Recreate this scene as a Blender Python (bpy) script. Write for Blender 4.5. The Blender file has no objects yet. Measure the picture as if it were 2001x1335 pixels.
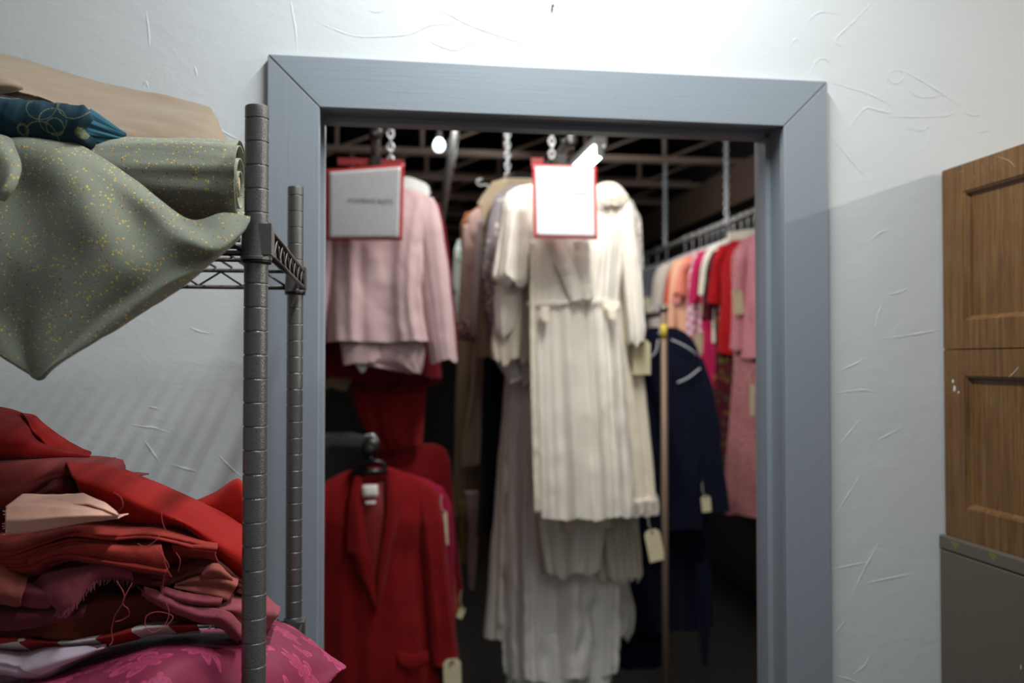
import bpy, math, random
import numpy as np
from mathutils import Vector, noise
random.seed(7)
sc = bpy.context.scene
C = sc.collection
PI = math.pi

# ------------------------------------------------------------------ camera
F = 1750.0; TH = math.atan(.1486); PH = math.radians(1.228)
CAM = np.array([0, -1.596, 1.6])
FW = np.array([math.sin(TH)*math.cos(PH), math.cos(TH)*math.cos(PH), math.sin(PH)])
RT = np.array([math.cos(TH), -math.sin(TH), 0.0])
UP = np.cross(RT, FW)
def at(px, py, Y):
    """point of the plane y = Y that is seen at this place of the photograph (used to measure the room)"""
    d = FW + RT*(px-1000.5)/F - UP*(py-667.5)/F
    return CAM + d*(Y-CAM[1])/d[1]
def atx(px, py, X):
    d = FW + RT*(px-1000.5)/F - UP*(py-667.5)/F
    return CAM + d*(X-CAM[0])/d[0]
cam = bpy.data.cameras.new('camera'); co = bpy.data.objects.new('camera', cam); C.objects.link(co)
co.location = CAM.tolist(); co.rotation_euler = (PI/2+PH, 0, -TH)
cam.sensor_width = 36; cam.lens = F*36/2001; cam.clip_start = .05
cam.dof.use_dof = True; cam.dof.focus_distance = 1.12; cam.dof.aperture_fstop = 3.4
sc.camera = co
sc.view_settings.view_transform = 'Standard'; sc.view_settings.look = 'None'
sc.view_settings.gamma = 1; sc.view_settings.use_curve_mapping = False
sc.view_settings.exposure = 0.0

# ------------------------------------------------------------------ materials
def lin(c):
    return tuple(((v/255)/12.92 if v/255 <= .04045 else ((v/255+.055)/1.055)**2.4) for v in c)+(1,)
MATS = {}
class NT:
    def __init__(s, name):
        s.m = bpy.data.materials.new(name); s.m.use_nodes = True
        s.t = s.m.node_tree; s.b = s.t.nodes['Principled BSDF']; s.out = s.t.nodes['Material Output']
        s.tc = s.n('ShaderNodeTexCoord')
    def n(s, typ, **kw):
        nd = s.t.nodes.new(typ)
        for k, v in kw.items():
            if hasattr(nd, k) and k not in nd.inputs: setattr(nd, k, v)
            else: nd.inputs[k].default_value = v
        return nd
    def l(s, a, b): s.t.links.new(a, b)
    def mapping(s, scale, src='Object', rot=(0, 0, 0)):
        mp = s.n('ShaderNodeMapping'); mp.inputs['Scale'].default_value = scale; mp.inputs['Rotation'].default_value = rot
        s.l(s.tc.outputs[src], mp.inputs['Vector']); return mp.outputs[0]
    def noise(s, vec, scale, detail=3, rough=.5, dist=0):
        nd = s.n('ShaderNodeTexNoise'); nd.inputs['Scale'].default_value = scale
        nd.inputs['Detail'].default_value = detail; nd.inputs['Roughness'].default_value = rough; nd.inputs['Distortion'].default_value = dist
        if vec is not None: s.l(vec, nd.inputs['Vector'])
        return nd.outputs['Fac']
    def ramp(s, fac, stops):
        nd = s.n('ShaderNodeValToRGB'); e = nd.color_ramp.elements
        while len(e) < len(stops): e.new(.5)
        for i, (p, c) in enumerate(stops):
            e[i].position = p; e[i].color = c if len(c) == 4 else tuple(c)+(1,)
        s.l(fac, nd.inputs[0]); return nd.outputs[0]
    def mix(s, fac, a, b, mode='MIX'):
        nd = s.n('ShaderNodeMix', data_type='RGBA', blend_type=mode)
        for sock, v in ((nd.inputs[0], fac), (nd.inputs[6], a), (nd.inputs[7], b)):
            if hasattr(v, 'links'): s.l(v, sock)
            else: sock.default_value = v
        return nd.outputs[2]
    def math(s, op, a, b=0.0, c=0.0):
        nd = s.n('ShaderNodeMath', operation=op)
        for i, v in enumerate((a, b, c)):
            if hasattr(v, 'links'): s.l(v, nd.inputs[i])
            else: nd.inputs[i].default_value = v
        return nd.outputs[0]
    def bump(s, h, strength, dist=.002, prev=None):
        nd = s.n('ShaderNodeBump'); nd.inputs['Strength'].default_value = strength; nd.inputs['Distance'].default_value = dist
        s.l(h, nd.inputs['Height'])
        if prev is not None: s.l(prev, nd.inputs['Normal'])
        return nd.outputs[0]
    def fin(s, col=None, rough=None, metal=0, normal=None, spec=.5):
        if col is not None:
            if hasattr(col, 'links'): s.l(col, s.b.inputs['Base Color'])
            else: s.b.inputs['Base Color'].default_value = col
        if rough is not None: s.b.inputs['Roughness'].default_value = rough
        s.b.inputs['Metallic'].default_value = metal
        s.b.inputs['Specular IOR Level'].default_value = spec
        if normal is not None: s.l(normal, s.b.inputs['Normal'])
        return s.m

def cloth(name, rgb, rgb2=None, weave=900, bump=.25, sheen=.05, rough=.9, mottle=14, contrast=.12, spec=.12):
    if name in MATS: return MATS[name]
    t = NT(name); v = t.mapping((1, 1, 1))
    a = lin(rgb); b = lin(rgb2) if rgb2 else tuple(x*(1-contrast) for x in a[:3])+(1,)
    col = t.mix(t.noise(v, mottle, 4, .6), a, b)
    f = t.noise(v, weave, 2, .7)
    col = t.mix(.25, col, t.mix(f, tuple(x*.7 for x in a[:3])+(1,), tuple(min(1, x*1.25) for x in a[:3])+(1,)))
    n = t.bump(f, bump, .0008)
    n = t.bump(t.noise(v, 45, 3, .55), .25, .003, n)
    m = t.fin(col, rough, 0, n, spec)
    t.b.inputs['Sheen Weight'].default_value = sheen; t.b.inputs['Sheen Roughness'].default_value = .5
    MATS[name] = m; return m
def plain(name, rgb, rough=.5, metal=0, bump=0, scale=60, spec=.5):
    if name in MATS: return MATS[name]
    t = NT(name); v = t.mapping((1, 1, 1)); a = lin(rgb)
    nz = t.noise(v, scale, 3)
    col = t.mix(nz, tuple(x*.88 for x in a[:3])+(1,), tuple(min(1, x*1.08) for x in a[:3])+(1,))
    m = t.fin(col, rough, metal, t.bump(nz, bump, .002) if bump else None, spec)
    MATS[name] = m; return m

def m_plaster():
    t = NT('white_trowelled_plaster'); v = t.mapping((1, 1, 1))
    col = t.mix(t.noise(v, 2.2, 3), lin((206, 208, 208)), lin((220, 220, 217)))
    big = t.noise(v, 9, 5, .55, .6)
    st = t.noise(t.mapping((14, 14, 42), rot=(0, .5, 0)), 1.0, 4, .6, 1.2)
    st = t.ramp(st, [(.48, (0, 0, 0)), (.56, (1, 1, 1))])
    n = t.bump(big, .25, .006); n = t.bump(st, .05, .0015, n); n = t.bump(t.noise(v, 160, 3), .10, .001, n)
    return t.fin(col, .55, 0, n, .35)
def m_paint_wood(name, rgb, axis='z'):
    t = NT(name); a = lin(rgb)
    s = (220, 220, 5) if axis == 'z' else (5, 220, 220)
    g = t.noise(t.mapping(s), 1.0, 4, .6, .4)
    col = t.mix(g, tuple(x*.93 for x in a[:3])+(1,), tuple(x*1.06 for x in a[:3])+(1,))
    col = t.mix(t.ramp(t.noise(t.mapping((1, 1, 1)), 23, 3), [(.68, (0, 0, 0)), (.76, (.35, .35, .35))]), col, tuple(x*.8 for x in a[:3])+(1,))
    n = t.bump(g, .25, .0012); n = t.bump(t.noise(t.mapping((1, 1, 1)), 90, 2), .12, .001, n)
    return t.fin(col, .42, 0, n, .45)
def m_oak():
    t = NT('worn_brown_oak'); v = t.mapping((110, 110, 5))
    g = t.noise(v, 1.0, 5, .65, .8)
    col = t.ramp(g, [(.3, lin((82, 53, 24))), (.5, lin((110, 74, 36))), (.68, lin((128, 90, 48)))])
    fl = t.noise(t.mapping((400, 400, 22)), 1.0, 2, .6)
    col = t.mix(t.ramp(fl, [(.55, (0, 0, 0)), (.7, (.5, .5, .5))]), col, lin((64, 36, 14)))
    wear = t.noise(t.mapping((1, 1, 1)), 11, 5, .65)
    col = t.mix(t.ramp(wear, [(.5, (0, 0, 0)), (.75, (.45, .45, .45))]), col, lin((124, 94, 58)))
    n = t.bump(fl, .2, .0008)
    return t.fin(col, .5, 0, n, .4)
def m_hammer(name='hammered_dark_bronze'):
    t = NT(name); v = t.mapping((1, 1, 1))
    vo = t.n('ShaderNodeTexVoronoi'); vo.inputs['Scale'].default_value = 900; t.l(v, vo.inputs['Vector'])
    f = t.noise(v, 700, 2, .6)
    col = t.mix(f, lin((84, 84, 83)), lin((138, 136, 132)))
    n = t.bump(vo.outputs['Distance'], .35, .0007); n = t.bump(f, .25, .0005, n)
    return t.fin(col, .36, .7, n, .5)
def m_tweed():
    t = NT('sage_tweed_with_coloured_flecks'); v = t.mapping((1, 1, 1))
    base = t.mix(t.noise(v, 420, 3, .7), lin((106, 109, 94)), lin((158, 159, 142)))
    base = t.mix(t.noise(v, 12, 3), base, lin((120, 123, 106)))
    def flecks(scale, thr, col, base, lo):
        vo = t.n('ShaderNodeTexVoronoi'); vo.inputs['Scale'].default_value = scale; t.l(v, vo.inputs['Vector'])
        near = t.math('LESS_THAN', vo.outputs['Distance'], thr)
        sep = t.n('ShaderNodeSeparateColor'); t.l(vo.outputs['Color'], sep.inputs[0])
        pick = t.math('LESS_THAN', sep.outputs[0], lo)
        return t.mix(t.math('MULTIPLY', near, pick), base, col)
    base = flecks(390, .38, lin((216, 184, 66)), base, .13)
    base = flecks(360, .38, lin((210, 138, 54)), base, .06)
    base = flecks(330, .3, lin((140, 50, 44)), base, .05)
    base = flecks(360, .3, lin((56, 66, 80)), base, .05)
    n = t.bump(t.noise(v, 700, 2), .5, .001)
    m = t.fin(base, .92, 0, n, .1); t.b.inputs['Sheen Weight'].default_value = .2
    return m
def m_teal():
    t = NT('teal_cotton_with_stitched_rings'); rings = None
    for off, rad in ((0, .40), (.013, .46), (.031, .30)):
        mp = t.n('ShaderNodeMapping'); mp.inputs['Location'].default_value = (off, 0, off*1.4); mp.inputs['Scale'].default_value = (1, 0, 1)
        t.l(t.tc.outputs['Object'], mp.inputs['Vector'])
        vo = t.n('ShaderNodeTexVoronoi'); vo.inputs['Scale'].default_value = 25; vo.inputs['Randomness'].default_value = .6; t.l(mp.outputs[0], vo.inputs['Vector'])
        r = t.math('LESS_THAN', t.math('ABSOLUTE', t.math('SUBTRACT', vo.outputs['Distance'], rad)), .011)
        rings = r if rings is None else t.math('MAXIMUM', rings, r)
    v = t.mapping((1, 1, 1))
    dash = t.math('GREATER_THAN', t.noise(v, 1300, 1), .48)
    col = t.mix(t.noise(v, 60, 2), lin((22, 42, 52)), lin((36, 62, 72)))
    col = t.mix(t.math('MULTIPLY', rings, dash), col, lin((124, 130, 88)))
    n = t.bump(t.noise(v, 800, 2), .3, .0006)
    n = t.bump(rings, .5, -.001, n)
    return t.fin(col, .8, 0, n, .15)
def m_brocade():
    t = NT('magenta_floral_brocade'); v = t.mapping((1, 1.0, 0))
    wv = t.n('ShaderNodeTexNoise'); wv.inputs['Scale'].default_value = 30; t.l(v, wv.inputs['Vector'])
    off = t.n('ShaderNodeVectorMath', operation='SCALE'); t.l(wv.outputs['Color'], off.inputs[0]); off.inputs['Scale'].default_value = .006
    ad = t.n('ShaderNodeVectorMath', operation='ADD'); t.l(v, ad.inputs[0]); t.l(off.outputs[0], ad.inputs[1]); v2 = ad.outputs[0]
    def flower(scale, petals, r0, amp, rnd, seed):
        mp = t.n('ShaderNodeMapping'); mp.inputs['Location'].default_value = (seed, seed*1.7, 0); t.l(v2, mp.inputs['Vector'])
        vo = t.n('ShaderNodeTexVoronoi', voronoi_dimensions='2D'); vo.inputs['Scale'].default_value = scale; vo.inputs['Randomness'].default_value = rnd
        t.l(mp.outputs[0], vo.inputs['Vector'])
        sb = t.n('ShaderNodeVectorMath', operation='SUBTRACT'); t.l(mp.outputs[0], sb.inputs[0]); t.l(vo.outputs['Position'], sb.inputs[1])
        sx = t.n('ShaderNodeSeparateXYZ'); t.l(sb.outputs[0], sx.inputs[0])
        sc_ = t.n('ShaderNodeSeparateColor'); t.l(vo.outputs['Color'], sc_.inputs[0])
        ang = t.math('ADD', t.math('ARCTAN2', sx.outputs[1], sx.outputs[0]), t.math('MULTIPLY', sc_.outputs[0], 6.28))
        pet = t.math('ABSOLUTE', t.math('SINE', t.math('MULTIPLY', ang, petals/2)))
        R = t.math('ADD', r0, t.math('MULTIPLY', pet, amp))
        R = t.math('MULTIPLY', R, t.math('ADD', .75, t.math('MULTIPLY', t.math('COSINE', ang), .3)))
        d = vo.outputs['Distance']
        inside = t.math('LESS_THAN', d, R)
        q = t.math('DIVIDE', d, R)
        ol = t.math('MULTIPLY', t.math('GREATER_THAN', q, .84), inside)
        ve = t.math('GREATER_THAN', t.math('SINE', t.math('MULTIPLY', q, 17)), .35)
        fill = t.math('MULTIPLY', inside, t.math('ADD', .3, t.math('MULTIPLY', ve, .4)))
        return t.math('MAXIMUM', fill, ol)
    f = t.math('MAXIMUM', flower(11, 5, .14, .30, .75, 0), flower(20, 3, .06, .26, .9, .37))
    f = t.math('MAXIMUM', f, flower(14, 9, .18, .2, .9, 2.13))
    thread = t.noise(t.mapping((900, 900, 900)), 1, 2)
    col = t.mix(t.math('MULTIPLY', f, .85), lin((112, 32, 54)), lin((186, 66, 108)))
    col = t.mix(.2, col, t.mix(thread, lin((90, 30, 50)), lin((190, 90, 120))))
    n = t.bump(f, .35, .0008); n = t.bump(thread, .2, .0005, n)
    return t.fin(col, .55, 0, n, .15)
def m_check(name, a, b, s):
    t = NT(name); v = t.mapping((s, s*.0+.01, s*1.3), rot=(0, .2, 0))
    ck = t.n('ShaderNodeTexChecker'); ck.inputs['Scale'].default_value = 1; t.l(v, ck.inputs['Vector'])
    ck.inputs[1].default_value = lin(a); ck.inputs[2].default_value = lin(b)
    return t.fin(ck.outputs[0], .85, 0, None, .15)
def m_tweedpink(name, a, b, c, s=160):
    t = NT(name); v = t.mapping((1, 1, 1))
    nz = t.noise(v, s, 3, .8)
    col = t.ramp(nz, [(.36, lin(a)), (.5, lin(b)), (.64, lin(c))])
    return t.fin(col, .9, 0, t.bump(nz, .4, .002), .1)
def m_lace(name, a, b, s=55):
    t = NT(name); v = t.mapping((1, 1, 1))
    vo = t.n('ShaderNodeTexVoronoi'); vo.inputs['Scale'].default_value = s; t.l(v, vo.inputs['Vector'])
    big = t.noise(v, 11, 2)
    f = t.math('MULTIPLY', t.math('LESS_THAN', vo.outputs['Distance'], .42), t.math('GREATER_THAN', big, .5))
    col = t.mix(f, lin(a), lin(b))
    return t.fin(col, .85, 0, t.bump(f, .6, .003), .15)
def m_floral(name, base, cols, s=26):
    t = NT(name); v = t.mapping((1, 1, 1))
    vo = t.n('ShaderNodeTexVoronoi'); vo.inputs['Scale'].default_value = s; t.l(v, vo.inputs['Vector'])
    sp = t.n('ShaderNodeSeparateColor'); t.l(vo.outputs['Color'], sp.inputs[0])
    stops = [(i/len(cols), lin(c)) for i, c in enumerate(cols)]
    pc = t.ramp(sp.outputs[0], stops)
    t.t.nodes[-1] if False else None
    f = t.math('LESS_THAN', vo.outputs['Distance'], t.math('ADD', .3, t.math('MULTIPLY', sp.outputs[1], .3)))
    return t.fin(t.mix(f, lin(base), pc), .85, 0, None, .15)
def m_emit(name, rgb, st):
    t = NT(name); t.b.inputs['Emission Color'].default_value = lin(rgb); t.b.inputs['Emission Strength'].default_value = st
    return t.fin(lin(rgb), .5)
def m_concrete():
    t = NT('stained_grey_floor'); v = t.mapping((1, 1, 1))
    return t.fin(t.mix(t.noise(v, 3, 5, .6), lin((26, 23, 20)), lin((50, 45, 40))), .75, 0, t.bump(t.noise(v, 40, 3), .2, .002), .3)
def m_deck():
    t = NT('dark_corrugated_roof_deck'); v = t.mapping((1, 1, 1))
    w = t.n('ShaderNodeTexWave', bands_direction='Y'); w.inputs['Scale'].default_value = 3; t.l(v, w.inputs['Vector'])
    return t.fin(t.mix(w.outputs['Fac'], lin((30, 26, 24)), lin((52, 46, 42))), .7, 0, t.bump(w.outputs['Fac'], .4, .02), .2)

PLASTER = m_plaster()
CASING = m_paint_wood('blue_grey_painted_wood', (143, 149, 155)); CASINGH = m_paint_wood('blue_grey_painted_wood_level', (143, 149, 155), 'x')
OAK = m_oak(); BRONZE = m_hammer()
BRONZEW = plain('dark_bronze_wire', (74, 68, 64), .38, .7)
BLACKP = plain('black_plastic', (18, 18, 19), .4)
CHROME = plain('zinc_chain', (226, 230, 234), .28, .55)
STEEL = plain('dull_steel_pipe', (120, 116, 110), .45, .8)
RUST = plain('rusty_steel_pipe', (128, 108, 92), .6, .55, .3)
TWEED = m_tweed(); TEAL = m_teal(); BROCADE = m_brocade()

# ------------------------------------------------------------------ mesh helpers
class MB:
    def __init__(s): s.v = []; s.f = []
    def add(s, verts, faces):
        o = len(s.v); s.v += [tuple(map(float, p)) for p in verts]; s.f += [tuple(i+o for i in f) for f in faces]; return s
    def box(s, lo, hi):
        x0, y0, z0 = lo; x1, y1, z1 = hi
        return s.add([(x0,y0,z0),(x1,y0,z0),(x1,y1,z0),(x0,y1,z0),(x0,y0,z1),(x1,y0,z1),(x1,y1,z1),(x0,y1,z1)],
                     [(0,3,2,1),(4,5,6,7),(0,1,5,4),(1,2,6,5),(2,3,7,6),(3,0,4,7)])
    def tube(s, path, r, n=8, cap=True, closed=False):
        P = [Vector(p) for p in path]; k = len(P)
        rr = r if hasattr(r, '__len__') else [r]*k
        t0 = (P[1]-P[0]).normalized(); ref = Vector((0, 0, 1)) if abs(t0.z) < .9 else Vector((1, 0, 0))
        nr = t0.cross(ref).normalized(); vs = []
        for i in range(k):
            if closed: t = (P[(i+1) % k]-P[i-1]).normalized()
            else: t = (P[min(i+1, k-1)]-P[max(i-1, 0)]).normalized()
            nr = (nr-t*nr.dot(t)).normalized(); bn = t.cross(nr)
            for j in range(n):
                a = 2*PI*j/n; vs.append(P[i]+(nr*math.cos(a)+bn*math.sin(a))*rr[i])
        fs = []
        for i in range(k if closed else k-1):
            for j in range(n):
                a, b = i*n+j, i*n+(j+1) % n; i2 = (i+1) % k
                fs.append((a, b, i2*n+(j+1) % n, i2*n+j))
        if cap and not closed: fs += [tuple(range(n-1, -1, -1)), tuple((k-1)*n+j for j in range(n))]
        return s.add(vs, fs)
    def lathe(s, prof, c, n=28, cap=True):
        vs = []; k = len(prof)
        for r, z in prof:
            for j in range(n):
                a = 2*PI*j/n; vs.append((c[0]+r*math.cos(a), c[1]+r*math.sin(a), c[2]+z))
        fs = [(i*n+j, i*n+(j+1) % n, (i+1)*n+(j+1) % n, (i+1)*n+j) for i in range(k-1) for j in range(n)]
        if cap: fs += [tuple(range(n-1, -1, -1)), tuple((k-1)*n+j for j in range(n))]
        return s.add(vs, fs)
    def build(s, name, mat, parent=None, smooth=False, bevel=0, solid=0, sub=0):
        me = bpy.data.meshes.new(name); me.from_pydata(s.v, [], s.f); me.update()
        return link(name, me, mat, parent, smooth, bevel, solid, sub)
def link(name, me, mat, parent=None, smooth=False, bevel=0, solid=0, sub=0):
    if smooth: me.polygons.foreach_set('use_smooth', [True]*len(me.polygons))
    o = bpy.data.objects.new(name, me); C.objects.link(o); me.materials.append(mat)
    if parent is not None:
        o.parent = parent; o.matrix_parent_inverse = parent_inv(parent)
    if bevel:
        b = o.modifiers.new('bevel', 'BEVEL'); b.width = bevel; b.segments = 2; b.limit_method = 'ANGLE'
    if solid:
        m = o.modifiers.new('solid', 'SOLIDIFY'); m.thickness = solid; m.offset = 0
    if sub:
        m = o.modifiers.new('sub', 'SUBSURF'); m.levels = sub; m.render_levels = sub
    return o
from mathutils import Matrix
def parent_inv(p):
    if p.parent is not None: return Matrix.Identity(4)
    return (Matrix.Translation(Vector(p.location)) @ p.rotation_euler.to_matrix().to_4x4()).inverted()
def tag(o, label, cat=None, group=None, kind=None):
    if label: o['label'] = label
    if cat: o['category'] = cat
    if group: o['group'] = group
    if kind: o['kind'] = kind
    return o
def thing(name, label, cat, loc, group=None):
    e = bpy.data.objects.new(name, None); C.objects.link(e); e.location = tuple(map(float, loc)); e.empty_display_size = .05
    return tag(e, label, cat, group)
def struct(name, mb, mat, **k):
    o = mb.build(name, mat, **k); o['kind'] = 'structure'; return o

def crom(P, n):
    P = np.asarray(P, float); sh = P.shape; k = sh[0]; P = P.reshape(k, -1)
    u = np.linspace(0, k-1, n); i = np.minimum(u.astype(int), k-2); f = (u-i)[:, None]
    ext = np.vstack([2*P[:1]-P[1:2], P, 2*P[-1:]-P[-2:-1]])
    a, b, c, d = ext[i], ext[i+1], ext[i+2], ext[i+3]
    r = .5*((2*b)+(-a+c)*f+(2*a-5*b+4*c-d)*f**2+(-a+3*b-3*c+d)*f**3)
    return r.reshape((n,)+sh[1:])
def lerp(P, n):
    P = np.asarray(P, float); u = np.linspace(0, len(P)-1, n); i = np.minimum(u.astype(int), len(P)-2); f = (u-i).reshape((n,)+(1,)*(P.ndim-1))
    return P[i]*(1-f)+P[i+1]*f
def fbm(p, s, o=3):
    v = 0; a = 1.0
    for _ in range(o):
        v += a*noise.noise(Vector((p[0]*s, p[1]*s, p[2]*s))); a *= .5; s *= 2.1
    return v
def surf(name, grid, mat, parent=None, nu=40, nv=24, thick=.002, wr=.0015, ws=25, aniso=(1, 1, 1), seed=0, label=None, crisp=False):
    """a cloth surface through a grid of measured points"""
    G = np.array([[np.asarray(p, float) for p in r] for r in grid])
    ip = lerp if crisp else crom
    G = ip(G, nv); G = np.transpose(ip(np.transpose(G, (1, 0, 2)), nu), (1, 0, 2))
    du = np.gradient(G, axis=1); dv = np.gradient(G, axis=0); N = np.cross(du, dv)
    N /= (np.linalg.norm(N, axis=2, keepdims=True)+1e-9)
    if wr:
        for i in range(nv):
            for j in range(nu):
                p = G[i, j]; q = (p[0]*aniso[0]+seed*3.1, p[1]*aniso[1]+seed, p[2]*aniso[2]-seed)
                G[i, j] = p+N[i, j]*wr*fbm(q, ws)
    V = G.reshape(-1, 3); f = [(i*nu+j, i*nu+j+1, (i+1)*nu+j+1, (i+1)*nu+j) for i in range(nv-1) for j in range(nu-1)]
    me = bpy.data.meshes.new(name); me.from_pydata(V.tolist(), [], f); me.update()
    o = link(name, me, mat, parent, True, 0, thick)
    if label: o['label'] = label
    return o
def pg(rows):
    """rows of (px, py, Y) measured points"""
    return [[at(*p) for p in r] for r in rows]
def row(pts, Y):
    Ys = Y if hasattr(Y, '__len__') else [Y]*len(pts)
    return [at(p[0], p[1], y) for p, y in zip(pts, Ys)]

def garment_mesh(rows, Y, dp, nf, amp, seed, n=120, m=56, wr=.004, pleat=0.0, hem=.006, sharp=.75, world=False, lean=0.0, top=True):
    """closed cloth tube: rows = (py, left px, right px) measured on the plane y = Y"""
    rnd = random.Random(seed)
    if world: R = np.array([(z, a, b) for z, a, b in rows], float)
    else:
        R = []
        for py, xl, xr in rows:
            a, b = at(xl, py, Y), at(xr, py, Y); R.append(((a[2]+b[2])/2, a[0], b[0]))
        R = np.array(R)
    L = np.concatenate([[0], np.cumsum(np.hypot(np.diff(R[:, 0]), .6*np.diff(R[:, 2]-R[:, 1])))])
    u = np.linspace(0, L[-1], m)
    Z = np.interp(u, L, R[:, 0]); A = np.interp(u, L, R[:, 1]); B = np.interp(u, L, R[:, 2])
    for _ in range(2):
        for q in (Z, A, B): q[1:-1] = (q[:-2]+2*q[1:-1]+q[2:])/4
    ph = [rnd.uniform(0, 6.28) for _ in range(6)]; fr = [nf*rnd.uniform(.85, 1.15), nf*rnd.uniform(1.7, 2.2), nf*rnd.uniform(.4, .6)]
    W = max(B-A); vs = []; top_z = Z[0]; ln = max(.05, top_z-Z[-1])
    for i in range(m):
        t = (top_z-Z[i])/ln; c = (A[i]+B[i])/2; h = (B[i]-A[i])/2
        d = dp*(.35+.65*min(1, t*5))*min(1, .25+h/W*1.6)
        g = .12+.88*min(1, max(0, t*1.25))**.8
        for j in range(n):
            a = 2*PI*j/n; ca, sa = math.cos(a), math.sin(a)
            x = math.copysign(abs(ca)**sharp, ca); y = math.copysign(abs(sa)**.8, sa)
            s = x*(2.0 if sa < 0 else 2.3)
            k = math.sin(s*fr[0]*.5*PI/2+ph[0]+.5*math.sin(2.2*t+ph[3]))+.45*math.sin(s*fr[1]*.5*PI/2+ph[1]+.6*t)+.6*math.sin(s*fr[2]*PI/4+ph[2]-.8*t)+(.32+.3*math.sin(s*2+ph[5]))*math.sin(s*fr[1]*PI*.52+ph[4]+1.1*math.sin(3*t+ph[2])+s*s)
            if pleat: k = k*(1-pleat)+pleat*2*(.5-abs(((s*nf*.5+ph[4]/6.28) % 1)*2-1))*1.4
            px = c+h*x; pyy = Y+d*y-(amp*g*k)*(1 if sa < 0 else -.6)*abs(y)**.5+lean*t
            px += .35*amp*g*k*abs(x)**3*(1 if x > 0 else -1)
            pz = Z[i]+(hem*k*t**6)
            if wr:
                q = fbm((px*1.3+seed, pyy*1.3, pz*.8), 11)
                pyy += wr*q*(-1 if sa < 0 else 1); px += wr*.5*q
            vs.append((px, pyy, pz))
    fs = [(i*n+j, (i+1)*n+j, (i+1)*n+(j+1) % n, i*n+(j+1) % n) for i in range(m-1) for j in range(n)]
    if top: fs.append(tuple(range(n)))
    me = bpy.data.meshes.new('cloth'); me.from_pydata(vs, [], fs); me.update()
    return me
def G(name, rows, Y, mat, parent=None, dp=.06, nf=5, amp=.012, seed=1, label=None, **k):
    me = garment_mesh(rows, Y, dp, nf, amp, seed, **k); me.name = name
    o = link(name, me, mat, parent, True)
    if label: o['label'] = label
    return o
def base(px, py, Y): return at(px, py, Y)
def paper_tag(parent, px, py, w, h, Y, tilt=0, rgb=(214, 204, 168), name='paper_tag'):
    """small cardboard ticket with a punched hole and a string"""
    c = at(px, py, Y); s = np.linalg.norm(at(px+1, py, Y)-c); w *= s; h *= s; mb = MB(); cut = w*.22
    pts = [(-w/2, -h/2), (w/2, -h/2), (w/2, h/2-cut), (w/2-cut, h/2), (-w/2+cut, h/2), (-w/2, h/2-cut)]
    ct, st = math.cos(tilt), math.sin(tilt)
    P = [(c[0]+x*ct-z*st, c[1], c[2]+x*st+z*ct) for x, z in pts]; Q = [(x, y+.0015, z) for x, y, z in P]; k = len(P)
    mb.add(P+Q, [tuple(range(k)), tuple(range(2*k-1, k-1, -1))]+[(i, k+i, k+(i+1) % k, (i+1) % k) for i in range(k)])
    o = mb.build(name, plain('buff_card_%d' % rgb[0], rgb, .8), parent)
    o['label'] = 'buff cardboard ticket'
    hz = h/2-cut*.8; hx, hzz = c[0]-hz*st, c[2]+hz*ct
    MB().tube([(hx+.004*math.cos(a), c[1]-.001, hzz+.004*math.sin(a)) for a in np.linspace(0, 2*PI, 12)[:-1]], .0016, 6, closed=True).build('eyelet', BLACKP, o)
    MB().tube([(hx, c[1], hzz), (hx-.01, c[1]+.01, hzz+.03), (hx-.004, c[1]+.03, hzz+.06)], .0008, 5).build('string', plain('white_string', (220, 215, 200), .9), o)
    return o

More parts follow.
